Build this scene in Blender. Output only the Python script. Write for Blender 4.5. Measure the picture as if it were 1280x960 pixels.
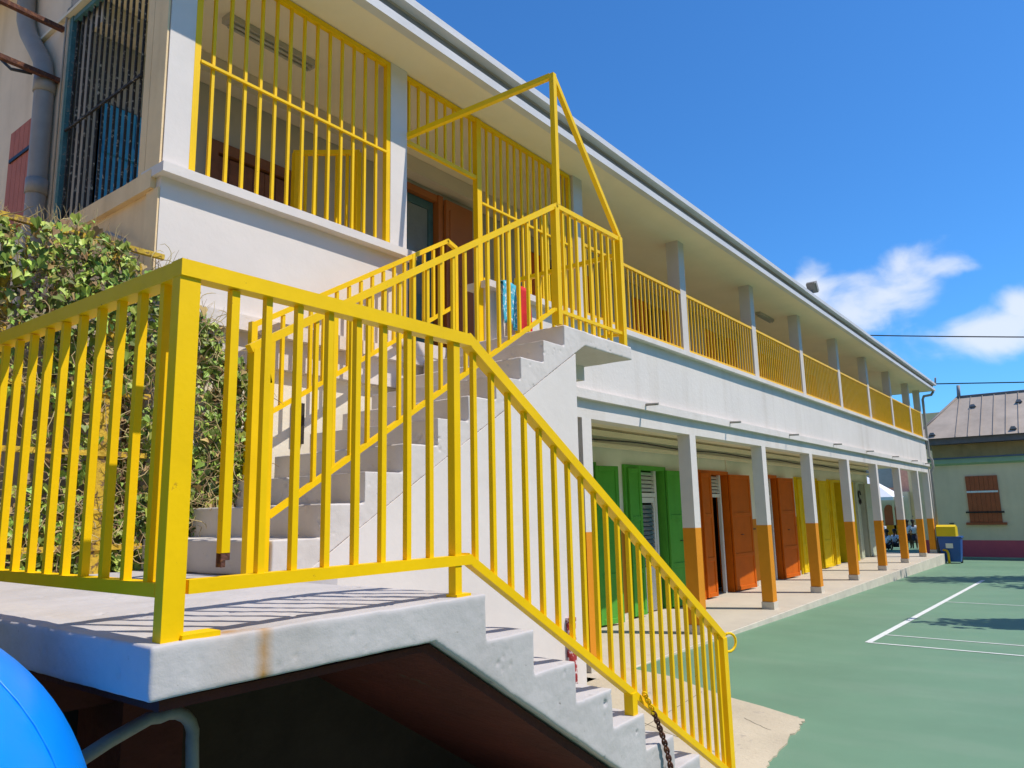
import bpy, bmesh, math, random
from mathutils import Vector, Matrix, noise
random.seed(7)
PI = math.pi
SC = bpy.context.scene
for o in list(bpy.data.objects): bpy.data.objects.remove(o)

# ---------------------------------------------------------------- camera
EYE = 1.73
YAW, PITCH, ROLL, FPX = 0.6511665, 0.16887864, -0.02155968, 934.87
Fv = Vector((math.cos(PITCH)*math.cos(YAW), math.cos(PITCH)*math.sin(YAW), math.sin(PITCH)))
Rv = Vector((math.sin(YAW), -math.cos(YAW), 0))
Uv = Rv.cross(Fv)
R2 = math.cos(ROLL)*Rv + math.sin(ROLL)*Uv
U2 = -math.sin(ROLL)*Rv + math.cos(ROLL)*Uv
cd = bpy.data.cameras.new('camera'); cam = bpy.data.objects.new('camera', cd); SC.collection.objects.link(cam)
M = Matrix.Identity(4)
for i in range(3):
    M[i][0] = R2[i]; M[i][1] = U2[i]; M[i][2] = -Fv[i]; M[i][3] = (0, 0, EYE)[i]
cam.matrix_world = M
cd.sensor_width = 36; cd.lens = FPX/1280*36; cd.clip_start = 0.05; cd.clip_end = 3000
SC.camera = cam

# ---------------------------------------------------------------- sun, sky, exposure
SD = Vector((-0.45, 1.0, -1.68)).normalized()          # direction the light travels
elev = math.asin(-SD.z); az = math.atan2(-SD.x, -SD.y)   # azimuth from +Y, clockwise
sl = bpy.data.lights.new('sun', 'SUN'); sl.energy = 4.6; sl.angle = math.radians(0.5); sl.color = (1, .925, .81)
so = bpy.data.objects.new('sun', sl); SC.collection.objects.link(so)
so.rotation_euler = SD.to_track_quat('-Z', 'Y').to_euler(); so.location = (0, 0, 20)
W = bpy.data.worlds.new('World'); SC.world = W; W.use_nodes = True
wn, wl = W.node_tree.nodes, W.node_tree.links
wn.clear()
def N(tree, typ, **kw):
    n = tree.nodes.new(typ)
    for k, v in kw.items():
        if k.startswith('i_'):
            n.inputs[int(k[2:]) if k[2:].isdigit() else k[2:].replace('_', ' ')].default_value = v
        else: setattr(n, k, v)
    return n
WT = W.node_tree
sky = N(WT, 'ShaderNodeTexSky', sky_type='NISHITA', sun_disc=False, sun_elevation=elev, sun_rotation=az,
        altitude=0, air_density=1.0, dust_density=0.25, ozone_density=3.5)
bg = N(WT, 'ShaderNodeBackground'); bg.inputs['Strength'].default_value = 0.11
wo = N(WT, 'ShaderNodeOutputWorld')
tc = N(WT, 'ShaderNodeTexCoord')
def vdot(v):
    n = N(WT, 'ShaderNodeVectorMath', operation='DOT_PRODUCT'); wl.new(tc.outputs['Generated'], n.inputs[0]); n.inputs[1].default_value = v
    return n.outputs['Value']
def mth(op, a, b=None, clamp=False):
    n = N(WT, 'ShaderNodeMath', operation=op, use_clamp=clamp)
    for i, x in enumerate((a, b)):
        if x is None: continue
        if isinstance(x, (int, float)): n.inputs[i].default_value = x
        else: wl.new(x, n.inputs[i])
    return n.outputs[0]
nz = N(WT, 'ShaderNodeTexNoise'); nz.inputs['Scale'].default_value = 14; nz.inputs['Detail'].default_value = 8; nz.inputs['Roughness'].default_value = .5
nz.inputs['Distortion'].default_value = .35
mp = N(WT, 'ShaderNodeMapping'); mp.inputs['Scale'].default_value = (1, 1, 1.35); wl.new(tc.outputs['Generated'], mp.inputs[0]); wl.new(mp.outputs[0], nz.inputs['Vector'])
cl = None
for c, hw, hh, st in (((.953, .165, .246), .082, .046, 1.0), ((.961, .105, .264), .05, .018, .8), ((.935, .240, .262), .045, .028, .75), ((.979, .070, .188), .085, .034, 1.0), ((.977, .035, .212), .035, .028, .9)):
    cv = Vector(c).normalized(); t = cv.cross(Vector((0, 0, 1))).normalized(); u = t.cross(cv)
    a = mth('DIVIDE', vdot(t), hw); b = mth('DIVIDE', vdot(u), hh)
    r = mth('SQRT', mth('ADD', mth('MULTIPLY', a, a), mth('MULTIPLY', b, b)))
    f = mth('MULTIPLY', mth('SUBTRACT', 1.25, r), st)
    f = mth('MULTIPLY', f, mth('GREATER_THAN', vdot(cv), 0))
    cl = f if cl is None else mth('MAXIMUM', cl, f)
cm = mth('ADD', mth('MULTIPLY', cl, .85), mth('MULTIPLY', mth('SUBTRACT', nz.outputs['Fac'], .52), 2.3))
mr = N(WT, 'ShaderNodeMapRange', interpolation_type='SMOOTHSTEP'); wl.new(cm, mr.inputs[0])
mr.inputs[1].default_value = .05; mr.inputs[2].default_value = 1.0; mr.inputs[3].default_value = 0; mr.inputs[4].default_value = .80
mx = N(WT, 'ShaderNodeMix', data_type='RGBA'); wl.new(mr.outputs[0], mx.inputs['Factor'])
hs = N(WT, 'ShaderNodeHueSaturation'); hs.inputs['Saturation'].default_value = 1.0; hs.inputs['Value'].default_value = 1.0
sm = N(WT, 'ShaderNodeVectorMath', operation='MULTIPLY'); wl.new(sky.outputs[0], sm.inputs[0]); sm.inputs[1].default_value = (.50, 1.13, 1.70)
wl.new(sm.outputs[0], hs.inputs['Color']); wl.new(hs.outputs[0], mx.inputs['A']); mx.inputs['B'].default_value = (8.2, 8.6, 9.2, 1)
wl.new(mx.outputs['Result'], bg.inputs[0]); wl.new(bg.outputs[0], wo.inputs[0])
SC.view_settings.view_transform = 'Standard'; SC.view_settings.look = 'None'; SC.view_settings.exposure = 0.0; SC.view_settings.gamma = 1
SC.view_settings.use_curve_mapping = False
SC.render.engine = 'CYCLES'
SC.cycles.max_bounces = 8; SC.cycles.diffuse_bounces = 6; SC.cycles.glossy_bounces = 3; SC.cycles.transmission_bounces = 3
SC.cycles.caustics_reflective = False; SC.cycles.caustics_refractive = False

# ---------------------------------------------------------------- materials
def lin(h):
    h = h.lstrip('#'); c = [int(h[i:i+2], 16)/255 for i in (0, 2, 4)]
    return tuple(x/12.92 if x <= .04045 else ((x+.055)/1.055)**2.4 for x in c)
def rgba(c): return (c[0], c[1], c[2], 1)
def paint(name, col, rough=.6, var=.12, vs=2.5, bump=.15, bs=35, spots=None, spot_amt=.5, spot_scale=6, metal=0, spec=.4, streak=0, island=0, tint=None):
    m = bpy.data.materials.new(name); m.use_nodes = True; T = m.node_tree; L = T.links
    b = T.nodes['Principled BSDF']; b.inputs['Roughness'].default_value = rough; b.inputs['Metallic'].default_value = metal
    b.inputs['Specular IOR Level'].default_value = spec
    g = N(T, 'ShaderNodeNewGeometry')
    n1 = N(T, 'ShaderNodeTexNoise'); n1.inputs['Scale'].default_value = vs; n1.inputs['Detail'].default_value = 8; n1.inputs['Roughness'].default_value = .65
    L.new(g.outputs['Position'], n1.inputs['Vector'])
    mxx = N(T, 'ShaderNodeMix', data_type='RGBA'); mxx.inputs['A'].default_value = rgba([c*(1-var) for c in col]); mxx.inputs['B'].default_value = rgba([min(1, c*(1+var)) for c in col])
    mr = N(T, 'ShaderNodeMapRange'); L.new(n1.outputs['Fac'], mr.inputs[0]); mr.inputs[1].default_value = .3; mr.inputs[2].default_value = .7
    L.new(mr.outputs[0], mxx.inputs['Factor'])
    out = mxx.outputs['Result']
    if streak:
        mpn = N(T, 'ShaderNodeMapping'); mpn.inputs['Scale'].default_value = (2.6, 2.6, .3); L.new(g.outputs['Position'], mpn.inputs[0])
        n3 = N(T, 'ShaderNodeTexNoise'); n3.inputs['Scale'].default_value = 1.6; n3.inputs['Detail'].default_value = 6; L.new(mpn.outputs[0], n3.inputs['Vector'])
        r3 = N(T, 'ShaderNodeMapRange'); L.new(n3.outputs['Fac'], r3.inputs[0]); r3.inputs[1].default_value = .5; r3.inputs[2].default_value = .8; r3.inputs[4].default_value = streak
        m3 = N(T, 'ShaderNodeMix', data_type='RGBA', blend_type='MULTIPLY'); L.new(r3.outputs[0], m3.inputs['Factor']); L.new(out, m3.inputs['A']); m3.inputs['B'].default_value = (.62, .56, .46, 1)
        out = m3.outputs['Result']
    if spots:
        n2 = N(T, 'ShaderNodeTexNoise'); n2.inputs['Scale'].default_value = spot_scale; n2.inputs['Detail'].default_value = 10; n2.inputs['Roughness'].default_value = .7
        L.new(g.outputs['Position'], n2.inputs['Vector'])
        r2 = N(T, 'ShaderNodeMapRange'); L.new(n2.outputs['Fac'], r2.inputs[0]); r2.inputs[1].default_value = 1-spot_amt; r2.inputs[2].default_value = 1-spot_amt+.05
        m2 = N(T, 'ShaderNodeMix', data_type='RGBA'); L.new(r2.outputs[0], m2.inputs['Factor']); L.new(out, m2.inputs['A']); m2.inputs['B'].default_value = rgba(spots)
        out = m2.outputs['Result']
    if island:
        hsv = N(T, 'ShaderNodeHueSaturation'); L.new(out, hsv.inputs['Color'])
        ra = N(T, 'ShaderNodeMapRange'); L.new(g.outputs['Random Per Island'], ra.inputs[0]); ra.inputs[3].default_value = 1-island; ra.inputs[4].default_value = 1+island
        L.new(ra.outputs[0], hsv.inputs['Value'])
        rb = N(T, 'ShaderNodeMapRange'); L.new(g.outputs['Random Per Island'], rb.inputs[0]); rb.inputs[3].default_value = .47; rb.inputs[4].default_value = .51
        L.new(rb.outputs[0], hsv.inputs['Hue']); out = hsv.outputs[0]
    L.new(out, b.inputs['Base Color'])
    if bump:
        nb = N(T, 'ShaderNodeTexNoise'); nb.inputs['Scale'].default_value = bs; nb.inputs['Detail'].default_value = 6; nb.inputs['Roughness'].default_value = .6
        L.new(g.outputs['Position'], nb.inputs['Vector'])
        bp = N(T, 'ShaderNodeBump'); bp.inputs['Strength'].default_value = bump; bp.inputs['Distance'].default_value = .02
        L.new(nb.outputs['Fac'], bp.inputs['Height']); L.new(bp.outputs[0], b.inputs['Normal'])
    m['out'] = 1
    return m
def last_color(m):       # socket feeding Base Color
    b = m.node_tree.nodes['Principled BSDF']; return b, b.inputs['Base Color'].links[0].from_socket
def dado(m, col2, line, tilt=0.0, x0=10, plinth=None):
    """two-tone wall: col2 below a painted line at height line - tilt*(x-x0)"""
    T = m.node_tree; L = T.links; b, s = last_color(m)
    g = N(T, 'ShaderNodeNewGeometry'); sp = N(T, 'ShaderNodeSeparateXYZ'); L.new(g.outputs['Position'], sp.inputs[0])
    a = N(T, 'ShaderNodeMath', operation='MULTIPLY_ADD'); L.new(sp.outputs['X'], a.inputs[0]); a.inputs[1].default_value = tilt; a.inputs[2].default_value = -tilt*x0
    z = N(T, 'ShaderNodeMath', operation='ADD'); L.new(sp.outputs['Z'], z.inputs[0]); L.new(a.outputs[0], z.inputs[1])
    r = N(T, 'ShaderNodeMapRange'); L.new(z.outputs[0], r.inputs[0]); r.inputs[1].default_value = line-.004; r.inputs[2].default_value = line+.004; r.inputs[3].default_value = 1; r.inputs[4].default_value = 0
    mm = N(T, 'ShaderNodeMix', data_type='RGBA'); L.new(r.outputs[0], mm.inputs['Factor']); L.new(s, mm.inputs['A'])
    n1 = N(T, 'ShaderNodeTexNoise'); n1.inputs['Scale'].default_value = 3; n1.inputs['Detail'].default_value = 7; L.new(g.outputs['Position'], n1.inputs['Vector'])
    cr = N(T, 'ShaderNodeMix', data_type='RGBA'); L.new(n1.outputs['Fac'], cr.inputs['Factor']); cr.inputs['A'].default_value = rgba([c*.85 for c in col2]); cr.inputs['B'].default_value = rgba([min(1, c*1.12) for c in col2])
    L.new(cr.outputs['Result'], mm.inputs['B']); o = mm.outputs['Result']
    if plinth:
        r2 = N(T, 'ShaderNodeMapRange'); L.new(sp.outputs['Z'], r2.inputs[0]); r2.inputs[1].default_value = .118; r2.inputs[2].default_value = .124; r2.inputs[3].default_value = 1; r2.inputs[4].default_value = 0
        m2 = N(T, 'ShaderNodeMix', data_type='RGBA'); L.new(r2.outputs[0], m2.inputs['Factor']); L.new(o, m2.inputs['A']); m2.inputs['B'].default_value = rgba(plinth); o = m2.outputs['Result']
    L.new(o, b.inputs['Base Color']); return m

WHITE = (.72, .66, .615)
ORANGE = (.76, .275, .006)
YEL = (.93, .57, 0.0)
M_wall = paint('white_wall_paint', WHITE, .75, .05, 1.2, .22, 18, streak=.3)
M_trowel = paint('trowelled_white_plaster', (.73, .67, .625), .8, .05, 1.5, .16, 7)
M_step = paint('rough_grey_step_paint', (.515, .488, .490), .78, .09, 2.2, .26, 11, spots=(.20, .18, .16), spot_amt=.33, spot_scale=26, streak=.3)
M_stepup = paint('white_stair_paint', (.66, .605, .565), .78, .08, 2.2, .24, 11, spots=(.24, .21, .18), spot_amt=.325, spot_scale=28, streak=.2)
M_col = dado(paint('column_paint', WHITE, .7, .05, 2, .18, 25), ORANGE, 1.45, .0135, 10, (.36, .31, .27))
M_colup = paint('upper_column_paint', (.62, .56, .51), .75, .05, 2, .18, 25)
M_back = dado(paint('gallery_wall_paint', (.84, .80, .67), .7, .05, 2, .1, 20), (.70, .25, .01), 1.45, .0, 10)
M_soffit = paint('soffit_paint', (.84, .73, .54), .8, .06, .8, .1, 15)
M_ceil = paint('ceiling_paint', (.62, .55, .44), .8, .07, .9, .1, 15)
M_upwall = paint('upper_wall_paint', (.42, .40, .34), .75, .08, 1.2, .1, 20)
M_beige = paint('beige_plaster', (.86, .64, .37), .85, .12, 1.4, .3, 12, spots=(.45, .30, .18), spot_amt=.34, spot_scale=4, streak=.5)
M_cream = paint('cream_plaster', (.80, .74, .62), .85, .06, 2, .2, 15)
M_yel = paint('yellow_gloss_paint', YEL, .45, .07, 4, .05, 45, spots=(.36, .17, .02), spot_amt=.335, spot_scale=24, spec=.25)
M_yel2 = paint('balcony_yellow_paint', (.88, .50, .001), .45, .07, 5, .08, 60)
M_oldyel = paint('flaking_yellow_paint', (.62, .40, .03), .7, .25, 9, .4, 60, spots=(.20, .12, .05), spot_amt=.48, spot_scale=22)
M_rust = paint('rusty_steel', (.12, .045, .03), .85, .4, 18, .5, 80, spots=(.25, .10, .04), spot_amt=.45, spot_scale=40)
M_redpeel = paint('peeling_red_paint', (.30, .02, .02), .7, .3, 9, .4, 50, spots=(.62, .52, .50), spot_amt=.50, spot_scale=18)
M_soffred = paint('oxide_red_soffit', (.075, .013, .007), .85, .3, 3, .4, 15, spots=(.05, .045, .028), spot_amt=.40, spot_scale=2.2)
M_dark = paint('dark_concrete_and_shade', (.035, .028, .022), .9, .3, 3, .4, 12)  # near-black; on the wall under the stairs it stands in for shade
M_court = paint('green_court_coat', (.150, .275, .172), .62, .10, .55, .12, 90, spots=None)
M_line = paint('white_court_line', (.70, .72, .70), .7, .10, 6, .1, 60)
M_apron = paint('worn_concrete', (.53, .45, .325), .85, .12, 1.6, .35, 30, spots=(.40, .34, .27), spot_amt=.40, spot_scale=5)
M_terr = paint('terrace_screed', (.55, .485, .39), .7, .08, 1.2, .15, 40, spots=(.46, .39, .32), spot_amt=.38, spot_scale=3)
M_kerb = paint('kerb_concrete', (.62, .57, .48), .85, .15, 3, .3, 30)
M_ground = paint('far_ground', (.28, .25, .2), .9, .2, .2, 0)
M_green = paint('green_shutter_paint', (.10, .38, .045), .6, .09, 4, .08, 40, spec=.2, streak=.2)
M_or = paint('orange_shutter_paint', (.60, .125, .003), .6, .09, 4, .08, 40, spec=.2, streak=.2)
M_ydoor = paint('yellow_shutter_paint', (.80, .56, .006), .6, .09, 4, .08, 40, spec=.2, streak=.2)
M_gdoor = paint('grey_green_shutter_paint', (.48, .52, .40), .5, .07, 4, .08, 40)
M_grey = paint('grey_joinery', (.74, .72, .67), .5, .06, 4, .05, 40)
M_int = paint('room_darkness', (.035, .03, .028), .9, .2, 2, 0)  # darkness of the unlit rooms put into the colour
M_glass = paint('dusty_louvre_glass', (.16, .21, .23), .12, .1, 6, 0, spec=.6)
M_brown = paint('varnished_wood', (.18, .07, .03), .55, .3, 6, .15, 40)
M_odoor = paint('orange_brown_door', (.36, .12, .03), .5, .1, 3, .05, 40)
M_teal = paint('teal_paint', (.05, .13, .15), .5, .2, 5, .1, 40)
M_bluedoor = paint('blue_door_paint', (.04, .34, .62), .5, .15, 5, .1, 40, spots=(.4, .3, .12), spot_amt=.36, spot_scale=10)
M_redsh = paint('faded_red_shutter', (.48, .14, .08), .7, .12, 6, .2, 40)
M_iron = paint('flaking_black_iron', (.028, .024, .02), .7, .3, 12, .3, 60, spots=(.42, .38, .30), spot_amt=.43, spot_scale=38)
M_pvc = paint('grey_pvc', (.33, .30, .265), .55, .1, 6, .05, 40)
M_gutter = paint('zinc_fascia', (.62, .60, .60), .55, .08, 2, .1, 30)
M_fdark = paint('grey_fascia_board', (.30, .28, .28), .65, .08, 2, .1, 30)
M_blue = paint('blue_polyethylene', (.0, .24, .90), .33, .04, 3, .03, 60, spec=.5)
M_tube = paint('galvanised_tube', (.26, .235, .20), .6, .2, 12, .1, 60)
M_leaf = paint('vine_leaf', (.19, .29, .045), .5, .25, 3, 0, island=.6)
M_dry = paint('dry_stem', (.46, .36, .17), .8, .3, 6, 0, island=.4)
M_stone = paint('grey_stone', (.50, .42, .33), .9, .25, 3, .6, 10, spots=(.22, .10, .06), spot_amt=.4, spot_scale=5)
M_twall = paint('pale_institution_wall', (.86, .68, .46), .8, .06, 1.2, .12, 20, streak=.15)
M_pink = dado(M_twall, (.64, .11, .15), .288)
M_tcorn = paint('sea_green_cornice', (.32, .45, .30), .7, .08, 2, .1, 20)
M_tcap = paint('slate_blue_capping', (.10, .13, .19), .5, .1, 2, .05, 30)
M_ochre = paint('ochre_plaster', (.88, .58, .22), .85, .15, 1.5, .2, 15, streak=.4)
M_roof = paint('brown_sheet_roof', (.44, .36, .285), .65, .22, .8, .1, 20)
M_roofdk = paint('roof_eave_timber', (.22, .19, .17), .7, .15, 3, .1, 30)
M_rshut = paint('red_brown_shutter', (.42, .10, .035), .6, .12, 4, .1, 40)
M_white = paint('white_fabric', (.82, .82, .84), .7, .03, 5, 0)
M_stain = paint('stained_cream_wall', (.88, .62, .33), .85, .1, 1.2, .15, 15, spots=(.30, .26, .20), spot_amt=.40, spot_scale=1.2)
M_arch = paint('arched_hall_wall', (.82, .66, .46), .85, .1, 1.2, .15, 15)
M_brick = paint('pink_brick', (.55, .32, .25), .85, .15, 5, .15, 15)
M_skin = paint('brown_skin', (.10, .045, .025), .5, .1, 10, 0)
M_hair = paint('black_hair', (.01, .009, .009), .6, .1, 10, 0)
M_shirt = paint('white_school_shirt', (.75, .78, .85), .8, .04, 10, 0)
M_navy = paint('navy_school_skirt', (.03, .03, .06), .8, .1, 10, 0)
M_binY = paint('yellow_bin_lid', (.78, .55, .01), .4, .04, 4, 0)
M_binB = paint('blue_bin_body', (.02, .10, .36), .4, .06, 4, 0)
M_lamp = paint('lamp_housing', (.45, .42, .36), .5, .06, 4, 0)
M_black = paint('black_paint', (.012, .012, .013), .5, .05, 4, 0)
M_cloth1 = paint('turquoise_cloth', (.05, .42, .58), .8, .15, 12, .1, 30, spots=(.75, .85, .88), spot_amt=.46, spot_scale=22)
M_cloth2 = paint('red_cloth', (.62, .02, .02), .8, .2, 12, .1, 30)
M_bark = paint('bark', (.13, .09, .06), .9, .3, 8, .5, 30)
M_tree = paint('tree_leaf', (.06, .12, .025), .5, .25, 2, 0, island=.5)
M_plate = paint('white_plate', (.7, .7, .68), .5, .03, 5, 0)

def court_detail(m):
    T = m.node_tree; L = T.links; b, s = last_color(m)
    g = N(T, 'ShaderNodeNewGeometry')
    mp_ = N(T, 'ShaderNodeMapping'); mp_.inputs['Scale'].default_value = (1.0, .33, 1); mp_.inputs['Rotation'].default_value = (0, 0, .5); L.new(g.outputs['Position'], mp_.inputs[0])
    n = N(T, 'ShaderNodeTexNoise'); n.inputs['Scale'].default_value = 1.3; n.inputs['Detail'].default_value = 9; n.inputs['Roughness'].default_value = .6; L.new(mp_.outputs[0], n.inputs['Vector'])
    r = N(T, 'ShaderNodeMapRange'); L.new(n.outputs['Fac'], r.inputs[0]); r.inputs[1].default_value = .48; r.inputs[2].default_value = .8; r.inputs[4].default_value = .5
    mm = N(T, 'ShaderNodeMix', data_type='RGBA'); L.new(r.outputs[0], mm.inputs['Factor']); L.new(s, mm.inputs['A']); mm.inputs['B'].default_value = (.25, .33, .24, 1)
    n2 = N(T, 'ShaderNodeTexNoise'); n2.inputs['Scale'].default_value = 220; L.new(g.outputs['Position'], n2.inputs['Vector'])
    m2 = N(T, 'ShaderNodeMix', data_type='RGBA', blend_type='MULTIPLY'); m2.inputs['Factor'].default_value = .35; L.new(mm.outputs['Result'], m2.inputs['A'])
    r2 = N(T, 'ShaderNodeMapRange'); L.new(n2.outputs['Fac'], r2.inputs[0]); r2.inputs[1].default_value = .3; r2.inputs[2].default_value = .7; r2.inputs[3].default_value = .6; r2.inputs[4].default_value = 1.1
    L.new(r2.outputs[0], m2.inputs['B']); L.new(m2.outputs['Result'], b.inputs['Base Color'])
court_detail(M_court)
def rust_stain(m, xc=1.215, w=.035):
    T = m.node_tree; L = T.links; b, s_ = last_color(m)
    g = N(T, 'ShaderNodeNewGeometry'); sp = N(T, 'ShaderNodeSeparateXYZ'); L.new(g.outputs['Position'], sp.inputs[0])
    n = N(T, 'ShaderNodeTexNoise'); n.inputs['Scale'].default_value = 14; n.inputs['Detail'].default_value = 5; L.new(g.outputs['Position'], n.inputs['Vector'])
    def mt(op, a, b_, **k):
        q = N(T, 'ShaderNodeMath', operation=op, **k)
        for i, x in enumerate((a, b_)):
            if isinstance(x, (int, float)): q.inputs[i].default_value = x
            else: L.new(x, q.inputs[i])
        return q.outputs[0]
    def band(v, c, wd): return mt('SUBTRACT', 1.0, mt('DIVIDE', mt('ABSOLUTE', mt('SUBTRACT', v, c), 0), wd), use_clamp=True)
    drip = mt('MULTIPLY', band(sp.outputs['X'], xc, w), mt('LESS_THAN', sp.outputs['Y'], 1.775))
    top = mt('MULTIPLY', band(sp.outputs['X'], xc-.08, .11), band(sp.outputs['Y'], 1.80, .055))
    f = mt('MULTIPLY', mt('MAXIMUM', drip, top), mt('GREATER_THAN', sp.outputs['Z'], 1.28))
    f = mt('MULTIPLY', f, mt('LESS_THAN', sp.outputs['Z'], 1.5))
    f = mt('MULTIPLY', f, mt('MULTIPLY', n.outputs['Fac'], 1.5), use_clamp=True)
    mm = N(T, 'ShaderNodeMix', data_type='RGBA'); L.new(f, mm.inputs['Factor']); L.new(s_, mm.inputs['A']); mm.inputs['B'].default_value = (.42, .22, .06, 1)
    L.new(mm.outputs['Result'], b.inputs['Base Color'])
rust_stain(M_step)

# ---------------------------------------------------------------- mesh helpers
def B(): return bmesh.new()
def box(bm, x0, x1, y0, y1, z0, z1):
    v = [bm.verts.new((x, y, z)) for x in (x0, x1) for y in (y0, y1) for z in (z0, z1)]
    for f in ((0, 1, 3, 2), (4, 6, 7, 5), (0, 4, 5, 1), (2, 3, 7, 6), (0, 2, 6, 4), (1, 5, 7, 3)):
        bm.faces.new([v[i] for i in f])
    return v
def bar(bm, p, q, w, h=None, up=(0, 0, 1), ext=0):
    """square tube from p to q"""
    h = h or w; p = Vector(p); q = Vector(q); d = (q-p).normalized(); p = p-d*ext; q = q+d*ext
    up = Vector(up)
    if abs(d.dot(up)) > .98: up = Vector((0, 1, 0))
    s = d.cross(up).normalized(); u = s.cross(d)
    v = []
    for e in (p, q):
        for a, b in ((-1, -1), (1, -1), (1, 1), (-1, 1)):
            v.append(bm.verts.new(e + s*(a*w/2) + u*(b*h/2)))
    for f in ((3, 2, 1, 0), (4, 5, 6, 7), (0, 1, 5, 4), (1, 2, 6, 5), (2, 3, 7, 6), (3, 0, 4, 7)):
        bm.faces.new([v[i] for i in f])
def tube(bm, pts, r, n=8, cap=True):
    pts = [Vector(p) for p in pts]; rings = []
    rr = r if isinstance(r, (list, tuple)) else [r]*len(pts)
    prev = None
    for i, p in enumerate(pts):
        d = (pts[min(i+1, len(pts)-1)]-pts[max(i-1, 0)]).normalized()
        if prev is None:
            a = d.cross(Vector((0, 0, 1)))
            if a.length < .05: a = d.cross(Vector((0, 1, 0)))
        else: a = prev - d*prev.dot(d)
        a.normalize(); prev = a; b = d.cross(a)
        rings.append([bm.verts.new(p+(a*math.cos(2*PI*k/n)+b*math.sin(2*PI*k/n))*rr[i]) for k in range(n)])
    for i in range(len(rings)-1):
        for k in range(n):
            f = bm.faces.new((rings[i][k], rings[i][(k+1) % n], rings[i+1][(k+1) % n], rings[i+1][k])); f.smooth = True
    if cap:
        bm.faces.new(rings[0][::-1]); bm.faces.new(rings[-1])
def prism(bm, pts, axis, a, b):
    """polygon pts (2D) extruded along axis between a and b. axis 'y': pts=(x,z); 'x': pts=(y,z); 'z': pts=(x,y)"""
    def P(u, v, t): return {'y': (u, t, v), 'x': (t, u, v), 'z': (u, v, t)}[axis]
    A = [bm.verts.new(P(u, v, a)) for u, v in pts]; Bv = [bm.verts.new(P(u, v, b)) for u, v in pts]
    n = len(pts)
    bm.faces.new(A); bm.faces.new(Bv[::-1])
    for i in range(n): bm.faces.new((A[i], Bv[i], Bv[(i+1) % n], A[(i+1) % n]))
def bevel(bm, w, seg=2):
    bmesh.ops.bevel(bm, geom=[e for e in bm.edges if e.is_manifold and e.calc_face_angle(0) > .5], offset=w, segments=seg, affect='EDGES', profile=.5)
def rough_up(bm, cut, amp, sc=8):
    """break long edges up and push vertices about so that cast edges look hand made"""
    for _ in range(9):
        es = [e for e in bm.edges if e.calc_length() > cut]
        if not es: break
        bmesh.ops.subdivide_edges(bm, edges=es, cuts=1, use_grid_fill=True)
        bmesh.ops.triangulate(bm, faces=[f for f in bm.faces if len(f.verts) > 4])
    for v in bm.verts:
        d = noise.noise_vector(v.co*sc)*amp + noise.noise_vector(v.co*sc*3.3)*amp*.6
        v.co += d
def obj(name, bm, mat, parent=None, recalc=True):
    if recalc: bmesh.ops.recalc_face_normals(bm, faces=bm.faces)
    me = bpy.data.meshes.new(name); 
    if parent is not None:
        off = parent_world(parent); bmesh.ops.translate(bm, vec=-off, verts=bm.verts)
    bm.to_mesh(me); bm.free()
    me.materials.append(mat)
    o = bpy.data.objects.new(name, me); SC.collection.objects.link(o)
    if parent is not None: o.parent = parent
    return o
def cast(name, bm, mat, parent, vox=.008, amp=.0024, sc=6):
    """hand-cast concrete: voxel remesh rounds the arrises, noise makes them uneven"""
    bmesh.ops.recalc_face_normals(bm, faces=bm.faces)
    me = bpy.data.meshes.new('t'); bm.to_mesh(me); bm.free(); o = bpy.data.objects.new('t', me); SC.collection.objects.link(o)
    r = o.modifiers.new('r', 'REMESH'); r.mode = 'VOXEL'; r.voxel_size = vox
    bpy.context.view_layer.update()
    m2 = bpy.data.meshes.new_from_object(o.evaluated_get(bpy.context.evaluated_depsgraph_get())); bpy.data.objects.remove(o)
    b2 = bmesh.new(); b2.from_mesh(m2); bpy.data.meshes.remove(m2)
    for v in b2.verts:
        d = noise.noise_vector(v.co*sc)*amp + noise.noise_vector(v.co*sc*3.7)*amp*.5
        c = noise.noise(v.co*40)+.5*noise.noise(v.co*9)
        if c > .62: d -= v.normal*(c-.62)*.03        # chips and blow holes
        v.co += d
    for f in b2.faces: f.smooth = True
    return obj(name, b2, mat, parent, recalc=False)
def parent_world(p):
    v = Vector((0, 0, 0))
    while p is not None: v = v + p.location; p = p.parent
    return v
def tag(o, label=None, cat=None, group=None, kind=None):
    if label: o['label'] = label
    if cat: o['category'] = cat
    if group: o['group'] = group
    if kind: o['kind'] = kind
    return o
def thing(name, label, cat, loc=(0, 0, 0), group=None):
    o = bpy.data.objects.new(name, None); SC.collection.objects.link(o); o.location = loc
    o.empty_display_size = .2
    return tag(o, label, cat, group)
def copy_tree(o, parent=None):
    c = o.copy(); SC.collection.objects.link(c); c.parent = parent
    for ch in list(o.children): copy_tree(ch, c)
    return c
def single(name, bm, mat, label, cat, group=None, origin=None):
    o = obj(name, bm, mat); return tag(o, label, cat, group)
def smooth(o):
    for p in o.data.polygons: p.use_smooth = True
    return o

# ================================================================ SETTING
bm = B(); box(bm, -900, 1500, -900, 900, -1.6, -1.0); tag(obj('ground', bm, M_ground), kind='structure')
def court_z(x): return 0 if x < 7 else max(-.0148*(x-7), -.385)
bm = B()
xs = [-14, 0, 3, 7] + [7+26*i/12 for i in range(1, 13)] + [60]
rows = [[bm.verts.new((x, y, court_z(x))) for x in xs] for y in (-45, -10, 2, 4.2, 14, 40)]
for i in range(len(rows)-1):
    for k in range(len(xs)-1): bm.faces.new((rows[i][k], rows[i][k+1], rows[i+1][k+1], rows[i+1][k]))
tag(obj('court', bm, M_court), kind='structure')
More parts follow.
